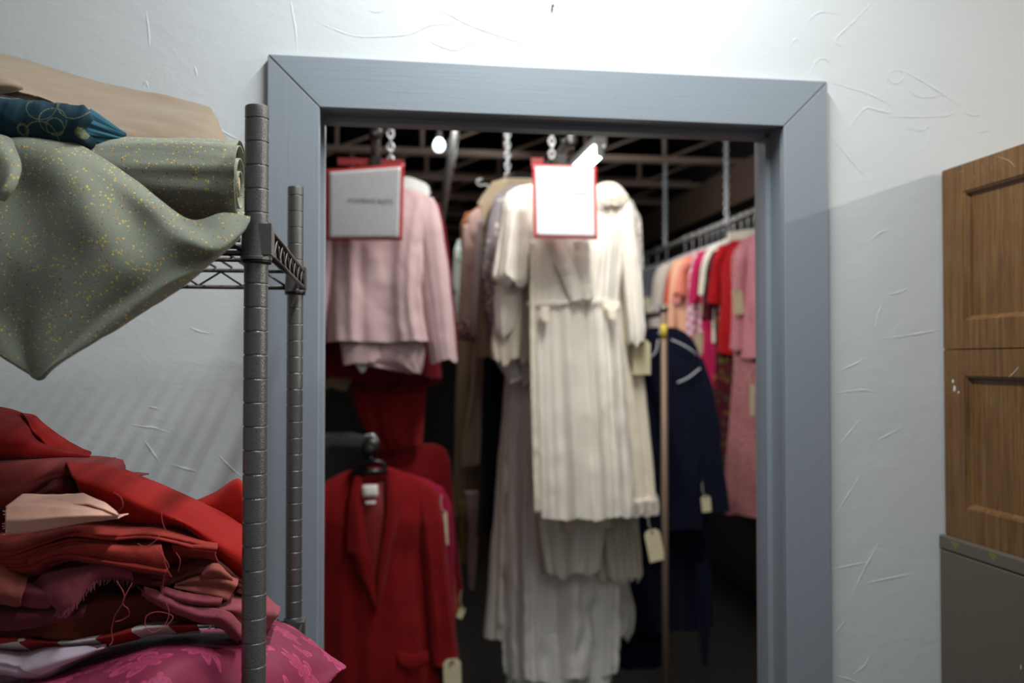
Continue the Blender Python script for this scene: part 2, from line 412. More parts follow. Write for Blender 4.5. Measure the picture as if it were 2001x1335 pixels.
# ------------------------------------------------------------------ the setting
XL, XR, ZH = -.103, .750, 2.040          # inner edges of the door casing
CW, CT = .0885, .019
w = MB()
T = .115
w.box((-2.6, 0, 0), (XL-.012, T, 2.85)); w.box((XR+.012, 0, 0), (3.6, T, 2.85)); w.box((XL-.012, 0, ZH+.012), (XR+.012, T, 2.85))
strokes = [([(1619,160),(1660,172),(1700,185),(1744,208)],4),([(1655,258),(1672,232),(1692,212),(1715,216),(1740,221),(1746,211)],4),
 ([(1762,138),(1800,158),(1840,183),(1878,208)],4),([(1733,155),(1738,143),(1750,137),(1762,141),(1764,152),(1755,162),(1742,162),(1733,155),(1733,180),(1740,208)],2.5),
 ([(1775,177),(1795,189),(1820,190),(1842,186)],2.5),([(1735,228),(1800,229),(1850,226),(1864,217)],2.5),([(1885,222),(1905,226),(1920,222)],3),
 ([(1712,-4),(1670,40),(1632,78),(1648,93)],4),([(1621,268),(1643,290),(1665,316),(1692,346)],3),([(1770,250),(1800,256),(1815,248),(1812,280),(1800,297)],2),
 ([(816,6),(870,25),(920,50),(1000,78),(1072,97)],6),([(616,38),(640,52),(690,70),(740,72),(800,67),(840,50),(880,48),(915,56),(880,74)],3.5),
 ([(825,66),(850,86),(890,98),(920,85),(955,74)],4),([(566,-6),(572,30),(577,60),(581,104)],3.5),([(1400,30),(1408,14),(1416,-4)],3),([(1543,90),(1556,76),(1562,83)],3),
 ([(1580,150),(1595,120),(1610,115),(1624,125)],2.5),([(1575,45),(1600,25),(1640,27)],2.5),([(720,20),(735,24),(750,21)],2),
 ([(255,830),(286,835),(303,837),(334,847)],3),([(282,861),(296,882),(312,904)],4),([(339,909),(360,916),(384,921)],3.5),([(427,890),(448,912),(471,932)],3.5),([(370,640),(390,648),(412,652)],2.5),
 ([(290,795),(310,799)],2.5),([(1718,1059),(1690,1110),(1664,1166)],3),([(1680,931),(1655,970),(1630,1010)],2.5),([(1652,1212),(1640,1228),(1624,1250)],3),
 ([(1626,1114),(1660,1106),(1692,1100)],3.5),([(1690,1140),(1740,1130),(1790,1120)],2.5),([(1728,662),(1780,655),(1842,644)],3),([(1732,576),(1752,573),(1773,565)],3),
 ([(1710,640),(1716,615),(1724,594)],2.5),([(1626,770),(1680,763),(1712,766)],3),([(1640,725),(1670,712),(1690,700)],2.5),([(1628,1320),(1665,1330),(1700,1345)],2.5),
 ([(1668,1318),(1690,1300),(1700,1280)],3),([(1640,870),(1660,845),(1680,820)],2),([(1715,860),(1735,850),(1760,838)],2),([(280,170),(285,160),(290,175)],3),([(285,20),(290,60),(292,90)],3),
 ([(380,130),(385,150)],3),([(400,235),(440,260),(470,275)],2.5),([(1270,180-60),(1290,100)],2),([(1700,470),(1720,455),(1738,450)],2.5),([(1905,350-90),(1935,255)],2)]
for pts, wd in strokes:
    P = crom([at(x, y, 0) for x, y in pts], 6*len(pts)); hw = wd*.00045; n = len(P)
    tg = np.gradient(P, axis=0); tg /= np.linalg.norm(tg, axis=1, keepdims=True)+1e-9
    sd = np.stack([-tg[:, 2], tg[:, 1]*0, tg[:, 0]], 1); vs = []
    for i in range(n):
        k = (.35+.65*math.sin(PI*(i+.5)/n))*(.75+.5*random.random())
        a = P[i]-sd[i]*hw*k; b = P[i]+sd[i]*hw*k*2.2; t = P[i].copy()
        a[1] = .0003; b[1] = .0003; t[1] = -.00075*k
        vs += [a, t, b]
    w.add(vs, [(3*i+q, 3*i+3+q, 3*i+4+q, 3*i+1+q) for i in range(n-1) for q in (0, 1)])
struct('wall_front', w, PLASTER)
# casing, mitred, eased edges
def mitred(pts, y0, y1): 
    k = len(pts); mb = MB()
    mb.add([(x, y0, z) for x, z in pts]+[(x, y1, z) for x, z in pts], [tuple(range(k)), tuple(range(2*k-1, k-1, -1))]+[(i, k+i, k+(i+1) % k, (i+1) % k) for i in range(k)])
    return mb
g = .0008
struct('trim_1', mitred([(XL-CW+g, ZH+CW), (XL+g, ZH), (XR-g, ZH), (XR+CW-g, ZH+CW)], -CT, .001), CASINGH, bevel=.0015)
struct('trim_2', mitred([(XL-CW, 0), (XL, 0), (XL, ZH-g), (XL-CW, ZH+CW-g)], -CT+.0012, .001), CASING, bevel=.0015)
struct('trim_3', mitred([(XR, 0), (XR+CW, 0), (XR+CW, ZH+CW-g), (XR, ZH-g)], -CT+.0006, .001), CASING, bevel=.0015)
rv = .006; JY = .13
j = MB(); j.box((XL-.013, -.0005, 0), (XL-rv, JY, ZH+.012)); j.box((XL-rv, .052, 0), (XL-rv+.011, .088, ZH+rv-.011))
struct('trim_4', j, CASING, bevel=.001)
j = MB(); j.box((XR+rv, -.0005, 0), (XR+.013, JY, ZH+.012)); j.box((XR+rv-.011, .052, 0), (XR+rv, .088, ZH+rv-.011))
struct('trim_5', j, CASING, bevel=.001)
j = MB(); j.box((XL-rv, -.0005, ZH+rv), (XR+rv, JY, ZH+.013)); j.box((XL-rv+.0112, .052, ZH+rv-.011), (XR+rv-.0112, .088, ZH+rv))
struct('trim_6', j, CASINGH, bevel=.001)
CONC = m_concrete()
fl = MB(); fl.box((-3.2, -3.4, -.06), (3.9, 9, 0)); struct('floor', fl, CONC)
ce = MB(); ce.box((-2.6, -3.2, 2.85), (3.6, .115, 2.9)); struct('ceiling', ce, plain('white_ceiling_paint', (215, 215, 212), .9))
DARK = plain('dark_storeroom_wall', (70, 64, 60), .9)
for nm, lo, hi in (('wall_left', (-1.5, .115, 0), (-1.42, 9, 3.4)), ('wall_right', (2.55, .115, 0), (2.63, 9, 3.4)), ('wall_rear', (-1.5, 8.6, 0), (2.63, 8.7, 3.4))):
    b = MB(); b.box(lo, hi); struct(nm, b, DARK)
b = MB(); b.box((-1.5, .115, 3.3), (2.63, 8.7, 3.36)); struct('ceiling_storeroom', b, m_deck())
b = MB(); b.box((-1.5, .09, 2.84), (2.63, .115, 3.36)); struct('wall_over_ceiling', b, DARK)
JO = plain('brown_primed_steel', (168, 144, 128), .7)
for i, y in enumerate((3.95, 4.75, 5.5, 6.3, 7.1, 7.9)):
    b = MB(); zb = 2.88; zt = 3.06
    b.box((-1.42, y-.035, zb), (2.55, y+.035, zb+.03)); b.box((-1.42, y-.035, zt), (2.55, y+.035, zt+.035))
    x = -1.3+.07*i; k = 0
    while x < 2.3:
        b.tube([(x, y, zb+.02), (x, y, zt+.01)], .014, 6); b.tube([(x, y, zb+.02), (x+.42, y, zt+.01)], .009, 6); x += .52
    o = b.build('roof_joist', JO); o['kind'] = 'structure'
b = MB(); b.box((2.16, .2, 2.56), (2.3, 8.6, 2.80)); o = b.build('roof_beam', plain('brown_timber', (96, 74, 58), .8)); o['kind'] = 'structure'
b = MB(); b.box((2.3, .2, 2.4), (2.55, 8.6, 2.8)); o = b.build('wall_ledge', DARK); o['kind'] = 'structure'

# hinge leaf left on the jamb
hp = thing('hinge_plate', 'worn painted hinge leaf screwed to the door jamb with no door', 'hinge', (XL-rv, .1, 1.68))
za, zb_ = 1.60+(705-612)/1750*1.66, 1.60+(705-505)/1750*1.66
hm = MB(); hm.box((XL-rv, .0895, za), (XL-rv+.0016, .1185, zb_)); hm.build('plate', plain('bare_copper_patched_steel', (158, 112, 98), .5, .4, .3, 40), hp, bevel=.001)
hm = MB(); hm.tube([(XL-rv+.004, .0885, za), (XL-rv+.004, .0885, zb_)], .0035, 10); hm.build('knuckle', CASING, hp, True)
for zf, yy in ((.15, .108), (.5, .112), (.85, .106)):
    z = za+(zb_-za)*zf; hm = MB(); hm.tube([(XL-rv+.001, yy, z), (XL-rv+.0028, yy, z)], .0036, 12); hm.build('screw', plain('dark_screw', (70, 66, 58), .5, .6), hp)
# small nail in the wall over the door
p = at(1079, 14, 0); nl = MB(); nl.tube([(p[0], .002, p[2]), (p[0], -.006, p[2])], .0016, 8); nl.tube([(p[0], -.006, p[2]), (p[0], -.0075, p[2])], .0028, 10)
tag(nl.build('nail', BLACKP), 'small dark nail head in white plaster high over the doorway', 'nail')

# ------------------------------------------------------------------ wire shelving
PX, PYF, PYB, PXL = -.131, -.604, -.150, -1.36
ZU, ZL = 1.742, 1.190
shelf = thing('wire_shelving', 'hammered bronze wire shelving unit loaded with fabric beside the doorway', 'shelving', (PX, PYF, 0))
def post(x, y):
    prof = [(.0127, 0)]; z = .03
    zt = 1.875
    zz = zt-.0145
    marks = []
    while zz > .05: marks.append(zz); zz -= .0254
    for q in reversed(marks): prof += [(.0127, q-.0014), (.0117, q-.0002), (.0117, q+.0004), (.0127, q+.0007)]
    prof += [(.0127, zt-.003), (.0124, zt-.001), (.011, zt)]
    o = MB().lathe(prof, (x, y, 0), 36).build('post', BRONZE, shelf, True)
    m = o.modifiers.new('e', 'EDGE_SPLIT'); m.split_angle = .6
    MB().lathe([(.0135, 0), (.0135, .012), (.0127, .014)], (x, y, 0), 20).build('foot_cap', BLACKP, o)
for x in (PX, PXL):
    for y in (PYF, PYB): post(x, y)
for zs in (ZU, ZL):
    for x in (PX, PXL):
        for y in (PYF, PYB):
            c = MB(); c.lathe([(.0128, -.034), (.0168, -.034), (.0168, -.031), (.0163, -.0305), (.0148, .004), (.0148, .0065), (.0128, .0065)], (x, y, zs), 30, False)
            sx = 1 if x == PX else -1
            c.box((x+sx*.010-.006, y-.0145, zs-.029), (x+sx*.010+.0075, y+.0145, zs+.004))
            o = c.build('collar', BRONZE, shelf, True); m = o.modifiers.new('e', 'EDGE_SPLIT'); m.split_angle = .6
            MB().lathe([(.0129, -.038), (.0160, -.038), (.0160, -.034), (.0129, -.034)], (x, y, zs), 24, False).build('sleeve_ring', BLACKP, o, True)
    top, bot = zs-.001, zs-.027
    for x in (PX+.013, PXL-.013):
        c = MB(); y0, y1 = PYF+.012, PYB-.012
        c.tube([(x, y0, top), (x, y1, top)], .0032, 8); c.tube([(x, y0, bot), (x, y1, bot)], .0032, 8)
        n = 15; pts = []
        for i in range(n+1): pts.append((x, y0+(y1-y0)*i/n, top-.002 if i % 2 == 0 else bot+.002))
        c.tube(pts, .0021, 6); c.build('side_truss', BRONZEW, shelf, True)
    for y in (PYF-.004, PYB+.004):
        c = MB(); x0, x1 = PX-.014, PXL+.014
        c.tube([(x0, y, top), (x1, y, top)], .0032, 8); c.tube([(x0, y, bot), (x1, y, bot)], .0032, 8)
        n = 36; pts = []
        for i in range(n+1): pts.append((x0+(x1-x0)*i/n, y, top-.002 if i % 2 else bot+.002))
        c.tube(pts, .0021, 6); c.build('long_truss', BRONZEW, shelf, True)
    c = MB(); x = PX-.024
    while x > PXL+.02: c.tube([(x, PYF-.004, zs+.004), (x, PYB+.004, zs+.004)], .0019, 6); x -= .0245
    for y in (-.45, -.30): c.tube([(PX-.012, y, zs-.0005), (PXL+.012, y, zs-.0005)], .0032, 8)
    c.build('shelf_wires', BRONZEW, shelf, True)
c = MB(); p = (PX-.0195, PYF-.008, ZU-.013); c.tube([(p[0]+.004, p[1], p[2]), (p[0]-.012, p[1], p[2])], .003, 8)
c.build('clip', plain('bright_steel_clip', (170, 160, 150), .3, .9), shelf, True)

# ---- bolts on the upper shelf
ZS = ZU+.006
roll = thing('tweed_fabric_roll', 'sage green flecked tweed roll with a loose end draped over the shelf front', 'fabric', (-.5, -.54, ZS))
def roll_mesh(x0, x1, y, z, r, wob, turns=2.6, n=90):
    mb = MB(); prof = []
    xs = np.linspace(x0, x1, 70); vs = []; m = 64
    for x in xs:
        for k in range(m):
            a = 2*PI*k/m; rr = r*(1+.03*fbm((x*2, math.cos(a), math.sin(a)), 2.5))+wob*fbm((x, math.cos(a)*.4, math.sin(a)*.4), 9)
            if x > x1-.012: rr += .0012
            vs.append((x, y+rr*math.cos(a)*1.05, z+rr*math.sin(a)))
    q = len(xs); fs = [(i*m+k, (i+1)*m+k, (i+1)*m+(k+1) % m, i*m+(k+1) % m) for i in range(q-1) for k in range(m)]
    mb.add(vs, fs)
    sp = []; N = 160                           # spiral end
    for i in range(N+1):
        a = turns*2*PI*i/N; rr = r*(1-.75*i/N); sp.append((rr*math.cos(a), rr*math.sin(a)))
    v2 = [(x1-.001, y+a*1.05, z+b) for a, b in sp]+[(x1-.02, y+a*1.05, z+b) for a, b in sp]
    mb.add(v2, [(i, i+1, N+2+i, N+1+i) for i in range(N)])
    return mb
roll_mesh(-1.28, -.157, -.535, ZS+.052, .050, .003).build('rolled_body', TWEED, roll, True, solid=.0015)
b = MB().tube([(-.66, -.535, ZS+.052), (-.16, -.535, ZS+.052)], .012, 20)
b.build('cardboard_core', plain('cardboard_tube', (160, 135, 105), .9), roll, True)
yy = [-.575, -.59, -.605, -.615, -.625, -.632, -.634]
flap = [row([(-90,268),(60,270),(150,285),(260,350),(368,428),(440,418),(489,424)], [-.560,-.570,-.585,-.605,-.628,-.632,-.634]),
        row([(-90,300),(60,290),(155,325),(265,385),(366,440),(436,440),(487,434)], [-.60,-.603,-.612,-.625,-.636,-.645,-.638]),
        row([(-90,390),(60,385),(165,410),(270,440),(362,470),(425,485),(480,447)], [-.62,-.612,-.645,-.632,-.660,-.664,-.641]),
        row([(-90,520),(50,515),(155,520),(260,525),(350,518),(418,505),(473,455)], [-.63,-.635,-.648,-.655,-.655,-.652,-.642]),
        row([(-90,600),(35,620),(115,640),(215,605),(315,560),(400,520),(468,461)], [-.635,-.63,-.668,-.648,-.664,-.652,-.641]),
        row([(-90,650),(12,698),(78,738),(190,664),(296,598),(388,535),(464,466)], [-.632,-.636,-.65,-.66,-.655,-.648,-.640])]
flap = [[r[0], r[1]*.5+r[0]*.5]+list(r[1:]) for r in flap]
flap[-1] = [at(-90,640,-.632), at(-20,682,-.634), at(52,727,-.642), at(79,741,-.65), at(112,712,-.657), at(230,638,-.655), at(360,556,-.65), at(466,466,-.641)]
flap[-2][2] = at(42,650,-.63); flap[-2][3] = at(95,668,-.652)
surf('draped_end', flap, TWEED, roll, 110, 80, .0022, .0045, 9, (1, 1, .6), 3)
rim = [flap[-1], [p+np.array([0, .006, .004]) for p in flap[-1]]]
surf('selvedge', rim, cloth('tweed_selvedge', (150, 150, 128)), roll, 90, 4, .003, .0006, 60, seed=5)
top = [row([(-90,262),(10,268),(30,290),(42,330),(26,372),(8,392)], [-.600,-.604,-.622,-.645,-.652,-.648]),
       row([(-90,300),(-10,300),(8,320),(16,345),(6,372),(-5,388)], [-.622,-.63,-.642,-.655,-.66,-.655]),
       row([(-90,400),(-40,395),(-20,392),(-12,392),(-8,392),(-6,394)], [-.63,-.64,-.645,-.65,-.655,-.655])]
surf('turned_fold', top, TWEED, roll, 40, 30, .002, .003, 14, seed=8)

TAUPE = cloth('taupe_suiting', (130, 108, 84), (116, 97, 75), weave=700, bump=.15, sheen=.3, rough=.7, spec=.25)
taupe = thing('taupe_fabric_length', 'smooth taupe suiting folded long on top of the sage tweed roll', 'fabric', (-.45, -.42, ZS+.1))
tg = [row([(-90,78),(0,102),(130,142),(270,180),(398,205),(414,222)], [-.37]*6),
      row([(-90,100),(0,122),(130,165),(270,205),(404,228),(426,246)], [-.42,-.42,-.42,-.42,-.42,-.43]),
      row([(-90,130),(0,150),(110,192),(235,228),(370,246),(445,272)], [-.50,-.50,-.50,-.49,-.48,-.46]),
      row([(-90,160),(10,172),(110,205),(215,250),(330,272),(454,286)], [-.545,-.545,-.545,-.54,-.52,-.48]),
      row([(-90,180),(20,188),(120,215),(215,272),(305,290),(440,297)], [-.54,-.54,-.54,-.535,-.515,-.475]),
      row([(-90,184),(20,192),(120,222),(220,278),(310,296),(425,299)], [-.45,-.45,-.45,-.45,-.45,-.43])]
surf('folded_body', tg, TAUPE, taupe, 130, 70, .002, .007, 8, (.8, 1, 1.2), 11)
surf('corner_fold', [row([(318,276),(350,268),(385,272),(420,272),(452,280)], [-.522,-.530,-.528,-.515,-.485]),
                     row([(316,285),(345,284),(385,283),(420,284),(456,288)], [-.53,-.545,-.54,-.522,-.488]),
                     row([(322,292),(350,297),(385,299),(420,298),(450,292)], [-.518,-.522,-.518,-.505,-.478])], TAUPE, taupe, 40, 14, .002, .002, 18, seed=2)
surf('lifted_fold', [row([(-90,170),(-20,150),(15,152),(40,163)], [-.56,-.56,-.555,-.545]), row([(-90,185),(-20,168),(20,165),(44,168)], [-.575,-.575,-.565,-.548]),
                     row([(-90,196),(-20,186),(20,180),(46,174)], [-.56,-.56,-.555,-.546])], TAUPE, taupe, 24, 12, .002, .002, 18, seed=4)

teal = thing('teal_stitched_roll', 'dark teal roll with stitched rings tucked under the taupe suiting', 'fabric', (-.5, -.575, ZS+.1))
a0, a1 = at(-110, 224, -.578), at(182, 250, -.578)
vs = []; N, M = 60, 48
for i in range(N):
    t = i/(N-1); c = a0+(a1-a0)*t
    for k in range(M):
        a = 2*PI*k/M
        rr = (.0238-.0015*t)*(1+.03*fbm((t*5, math.cos(a), math.sin(a)), 2))
        rr += .0011*(1 if (t*6.3+k/M*.35) % 1 < .5 else 0)
        if t > .965: rr *= 1-.45*((t-.965)/.035)**2
        vs.append(tuple(c+np.array([.004*math.sin(3*a)*t, rr*math.cos(a), rr*math.sin(a)])))
MB().add(vs, [(i*M+k, (i+1)*M+k, (i+1)*M+(k+1) % M, i*M+(k+1) % M) for i in range(N-1) for k in range(M)]).build('rolled_body', TEAL, teal, True)
vs = []; N = 18; e0, e1 = at(176, 250, -.572), at(246, 272, -.545)
for i in range(N):
    t = i/(N-1); c = e0+(e1-e0)*t
    for k in range(72):
        a = 2*PI*k/72; rr = (.0185*(1-t)+.006*t)*(1+(.12+.22*t)*math.sin(9*a+2*t)+.1*math.sin(17*a))
        vs.append(tuple(c+np.array([0, rr*math.cos(a), rr*math.sin(a)*.95])))
MB().add(vs, [(i*72+k, (i+1)*72+k, (i+1)*72+(k+1) % 72, i*72+(k+1) % 72) for i in range(N-1) for k in range(72)]).build('gathered_end', cloth('teal_plain', (44, 84, 98), weave=700), teal, True)

# ---- the pile on the lower shelf
def slab(name, mat, Bk, Tp, Bo, Yb, Yf, parent=None, bulge=.008, wr=.002, ws=14, seed=0, nu=80, thick=.0022, open_=True, label=None, deep=None):
    """folded cloth: back edge, rounded front edge, underside running back"""
    n = len(Tp); Yf_ = Yf if hasattr(Yf, '__len__') else [Yf]*n; Yb_ = Yb if hasattr(Yb, '__len__') else [Yb]*n
    r0 = row(Bk, Yb_); r2 = row(Tp, Yf_)
    r1 = [a*.45+b*.55+np.array([0, 0, .004]) for a, b in zip(r0, r2)]
    rm = row([((a[0]+b[0])/2, (a[1]+b[1])/2) for a, b in zip(Tp, Bo)], [y-bulge for y in Yf_])
    r4 = row(Bo, Yf_)
    dd = deep if deep is not None else .12
    r5 = [p+np.array([0, dd, -.012]) for p in r4]
    return surf(name, [r0, r1, r2, rm, r4, r5], mat, parent, nu, 44, thick, wr, ws, (1, 1, 1), seed, label)
REDB = cloth('bright_red_felted_wool', (146, 23, 16), (130, 17, 13), weave=600, bump=.2)
REDD = cloth('deep_red_cotton', (128, 16, 15), (104, 12, 12), weave=600)
DUSTY = cloth('dusty_brick_wool', (128, 52, 50), (112, 44, 44), weave=500, bump=.35)
BRICK = cloth('brick_red_flannel', (152, 50, 41), (134, 42, 36), weave=520, bump=.3)
MAUVE = cloth('mauve_rose_wool', (140, 68, 76), (122, 54, 64), weave=420, bump=.5)
ROSEB = cloth('rose_brown_wool', (150, 80, 72), (130, 66, 60), weave=420, bump=.5)
BROWN = cloth('rust_brown_twill', (118, 54, 36), (98, 42, 30), weave=500)
DKMAR = cloth('dark_maroon_wool', (92, 34, 32), (76, 28, 28), weave=420, bump=.5)
PEACH = cloth('peach_silk', (232, 178, 156), (222, 166, 144), weave=900, bump=.1, rough=.55, spec=.3)
LAV = cloth('pale_lavender_cotton', (200, 182, 194), (188, 170, 184), weave=700, bump=.15)

br = thing('brocade_cushion', 'magenta floral brocade bundle at the bottom of the fabric pile', 'fabric', tuple(at(300, 1300, -.45)-np.array([0, 0, .07])))
bg = [row([(-120,1262),(40,1252),(200,1240),(330,1232),(440,1228),(520,1215),(560,1222),(600,1245)], [-.24,-.24,-.24,-.24,-.24,-.24,-.25,-.29]),
      row([(-120,1300),(20,1296),(190,1268),(330,1248),(440,1246),(530,1232),(600,1255),(640,1278)], [-.36,-.36,-.40,-.45,-.44,-.38,-.33,-.33]),
      row([(-120,1330),(10,1330),(180,1300),(320,1275),(440,1272),(540,1262),(630,1282),(676,1301)], [-.50,-.50,-.54,-.59,-.555,-.45,-.38,-.355]),
      row([(-120,1368),(0,1362),(170,1345),(310,1325),(440,1325),(545,1318),(620,1318),(668,1309)], [-.60,-.60,-.63,-.655,-.585,-.52,-.43,-.38]),
      row([(-120,1420),(0,1412),(170,1402),(310,1395),(440,1398),(545,1390),(610,1362),(655,1322)], [-.63,-.63,-.66,-.67,-.60,-.545,-.47,-.40]),
      row([(-120,1455),(0,1455),(170,1455),(310,1452),(440,1452),(535,1440),(600,1398),(640,1338)], [-.62,-.62,-.65,-.66,-.595,-.54,-.47,-.41])]
surf('bundle', bg, BROCADE, br, 120, 80, .003, .003, 9, seed=21)
slabs = MB(); 
lav = thing('lavender_cotton_piece', 'pale lavender cotton remnant folded on the brocade bundle', 'fabric', tuple(at(90, 1300, -.56)))
slab('folded_body', LAV, [(-90,1258),(0,1262),(60,1264),(120,1264),(160,1262),(206,1256)], [(-90,1286),(0,1288),(40,1294),(90,1272),(150,1266),(208,1260)],
     [(-90,1306),(0,1314),(42,1321),(84,1318),(140,1288),(206,1264)], -.46, [-.575,-.575,-.575,-.57,-.56,-.55], lav, .004, .002, 18, 31, deep=.03)
surf('turned_strip', [row([(35,1302),(70,1285),(105,1270),(170,1264)], [-.579,-.578,-.575,-.565]), row([(48,1312),(85,1300),(130,1286),(190,1268)], [-.585,-.585,-.582,-.568]),
     row([(80,1320),(100,1310),(145,1290),(205,1266)], [-.58,-.58,-.575,-.562])], LAV, lav, 30, 14, .002, .001, 20, seed=33)
ck = thing('checked_cotton_strip', 'red and white checked cotton edge under the brown twill', 'fabric', tuple(at(150, 1250, -.54)))
slab('folded_edge', m_check('red_white_check', (206, 196, 190), (150, 44, 40), 26), [(-90,1242),(0,1242),(80,1248),(140,1250),(210,1238),(290,1220),(385,1218)],
     [(-90,1248),(0,1247),(60,1252),(130,1255),(205,1244),(290,1225),(385,1222)], [(-90,1260),(0,1258),(70,1259),(130,1258),(205,1250),(290,1230),(385,1225)], -.42, -.556, ck, .003, .0012, 40, 36, deep=.02)
bw = thing('brown_twill_length', 'dark rust brown twill crumpled low in the red fabric pile', 'fabric', tuple(at(250, 1220, -.5)))
slab('folded_body', BROWN, [(-90,1190),(30,1180),(120,1150),(220,1132),(320,1140),(430,1170),(500,1200)], [(-90,1205),(40,1208),(120,1200),(200,1165),(300,1160),(400,1195),(500,1214)],
     [(-90,1246),(40,1246),(130,1250),(195,1244),(300,1220),(400,1216),(500,1222)], -.36, [-.53,-.53,-.545,-.52,-.51,-.51,-.48], bw, .006, .009, 13, 41)
mv = thing('mauve_wool_length', 'mauve rose wool with frayed raw edges spilling past the front post', 'fabric', tuple(at(400, 1190, -.5)))
slab('folded_body', MAUVE, [(240,1125),(300,1110),(380,1105),(450,1125),(500,1150),(548,1192)], [(275,1152),(330,1175),(390,1185),(455,1185),(505,1190),(546,1200)],
     [(282,1160),(335,1190),(390,1206),(440,1216),(478,1252),(524,1224)], -.33, [-.545,-.55,-.555,-.55,-.52,-.47], mv, .007, .0025, 22, 43)
surf('lower_roll', [row([(280,1148),(330,1165),(385,1188),(440,1195),(476,1228)], [-.55,-.558,-.566,-.566,-.555]), row([(282,1160),(332,1182),(386,1204),(436,1212),(470,1246)], [-.558,-.568,-.576,-.576,-.562]),
     row([(286,1168),(334,1192),(386,1212),(430,1224),(466,1254)], [-.545,-.553,-.56,-.56,-.55])], MAUVE, mv, 60, 16, .004, .0016, 60, seed=44)
surf('upper_roll', [row([(312,1146),(350,1158),(395,1165),(436,1168)], [-.548,-.556,-.56,-.556]), row([(316,1158),(352,1170),(396,1177),(432,1178)], [-.556,-.567,-.57,-.562]),
     row([(322,1166),(354,1178),(396,1184),(426,1182)], [-.545,-.555,-.558,-.552])], MAUVE, mv, 50, 14, .004, .0016, 60, seed=45)
rb = thing('rose_brown_wool_fold', 'rose brown wool folded into a flat tongue behind the front post', 'fabric', tuple(at(400, 1150, -.52)))
slab('folded_body', ROSEB, [(336,1128),(370,1116),(405,1114),(440,1120),(466,1128)], [(342,1142),(375,1131),(410,1129),(442,1133),(464,1142)], [(344,1147),(376,1156),(408,1163),(432,1169),(446,1174)], -.42, [-.54,-.547,-.55,-.55,-.545], rb, .002, .001, 40, 46)
surf('curled_corner', [row([(398,1120),(408,1106),(424,1104),(436,1112)], [-.55,-.552,-.55,-.546]), row([(396,1126),(412,1116),(428,1116),(452,1130)], [-.556,-.561,-.559,-.548]),
     row([(404,1132),(416,1128),(432,1130),(456,1136)], [-.551,-.555,-.552,-.546])], ROSEB, rb, 28, 12, .003, .001, 50, seed=47)
dm = thing('dark_maroon_wool_length', 'dark maroon wool with a fringed edge under the brick red flannel', 'fabric', tuple(at(300, 1120, -.5)))
slab('folded_body', DKMAR, [(-90,1085),(60,1080),(160,1075),(260,1080),(340,1075),(420,1080),(480,1110)], [(-90,1110),(70,1108),(170,1098),(250,1105),(330,1110),(410,1092),(480,1140)],
     [(-90,1130),(70,1135),(170,1135),(240,1126),(320,1146),(395,1122),(480,1150)], -.35, [-.52,-.53,-.54,-.54,-.535,-.53,-.50], dm, .005, .004, 16, 51)
fr = thing('frayed_mauve_wool', 'frayed dusty mauve wool curving in an S below the brick flannel', 'fabric', tuple(at(130, 1150, -.56)))
scv = [(66,1140),(90,1120),(130,1112),(175,1104),(215,1098),(255,1104)]
lo = [(110,1190),(128,1192),(150,1176),(172,1145),(205,1128),(262,1134)]
surf('curved_flap', [row(scv, [-.55,-.558,-.565,-.565,-.56,-.55]), row([((a[0]*.6+b[0]*.4), (a[1]*.6+b[1]*.4)) for a, b in zip(scv, lo)], [-.575,-.582,-.582,-.578,-.57,-.556]),
     row([((a[0]*.2+b[0]*.8), (a[1]*.2+b[1]*.8)) for a, b in zip(scv, lo)], [-.582,-.59,-.588,-.58,-.57,-.556]), row(lo, [-.578,-.588,-.588,-.578,-.568,-.552])], MAUVE, fr, 70, 24, .0025, .0016, 40, seed=53)
surf('under_layer', [row([(-90,1178),(0,1182),(60,1185),(120,1190),(170,1180)], -.553), row([(-90,1200),(0,1205),(60,1204),(120,1205),(165,1195)], -.572), row([(-90,1222),(0,1230),(60,1226),(110,1214),(160,1204)], -.565)], cloth('plum_wool', (104, 44, 56), (92, 38, 50), weave=420, bump=.5), fr, 50, 16, .003, .002, 30, seed=54)
P = crom(row(lo, [-.58,-.59,-.59,-.58,-.57,-.554]), 90); mb = MB()
for i, p in enumerate(P):
    q = p+np.array([random.uniform(-.003, .003), -.001-random.random()*.002, -.004-random.random()*.005])
    mb.tube([p, (p+q)/2+np.array([.0008, -.0006, 0]), q], .00035, 4)
mb.build('fringe', cloth('fringe_thread', (150, 78, 88)), fr)
rr_ = thing('rolled_rose_wool', 'rose brown wool roll end at the far left of the pile', 'fabric', tuple(at(40, 1150, -.57)))
surf('rolled_body', [row([(-90,1088),(0,1106),(30,1120),(54,1130)], -.56), row([(-90,1115),(0,1130),(28,1142),(50,1146)], -.582), row([(-90,1155),(0,1160),(26,1166),(42,1168)], -.59), row([(-90,1178),(0,1180),(26,1184),(40,1184)], -.575)], ROSEB, rr_, 40, 22, .003, .0015, 30, seed=57)
surf('inner_roll', [row([(34,1136),(60,1142),(90,1150),(106,1156)], -.562), row([(34,1152),(60,1156),(88,1160),(104,1166)], -.578), row([(34,1180),(60,1186),(84,1188),(98,1186)], -.570)], MAUVE, rr_, 36, 14, .003, .001, 30, seed=58)

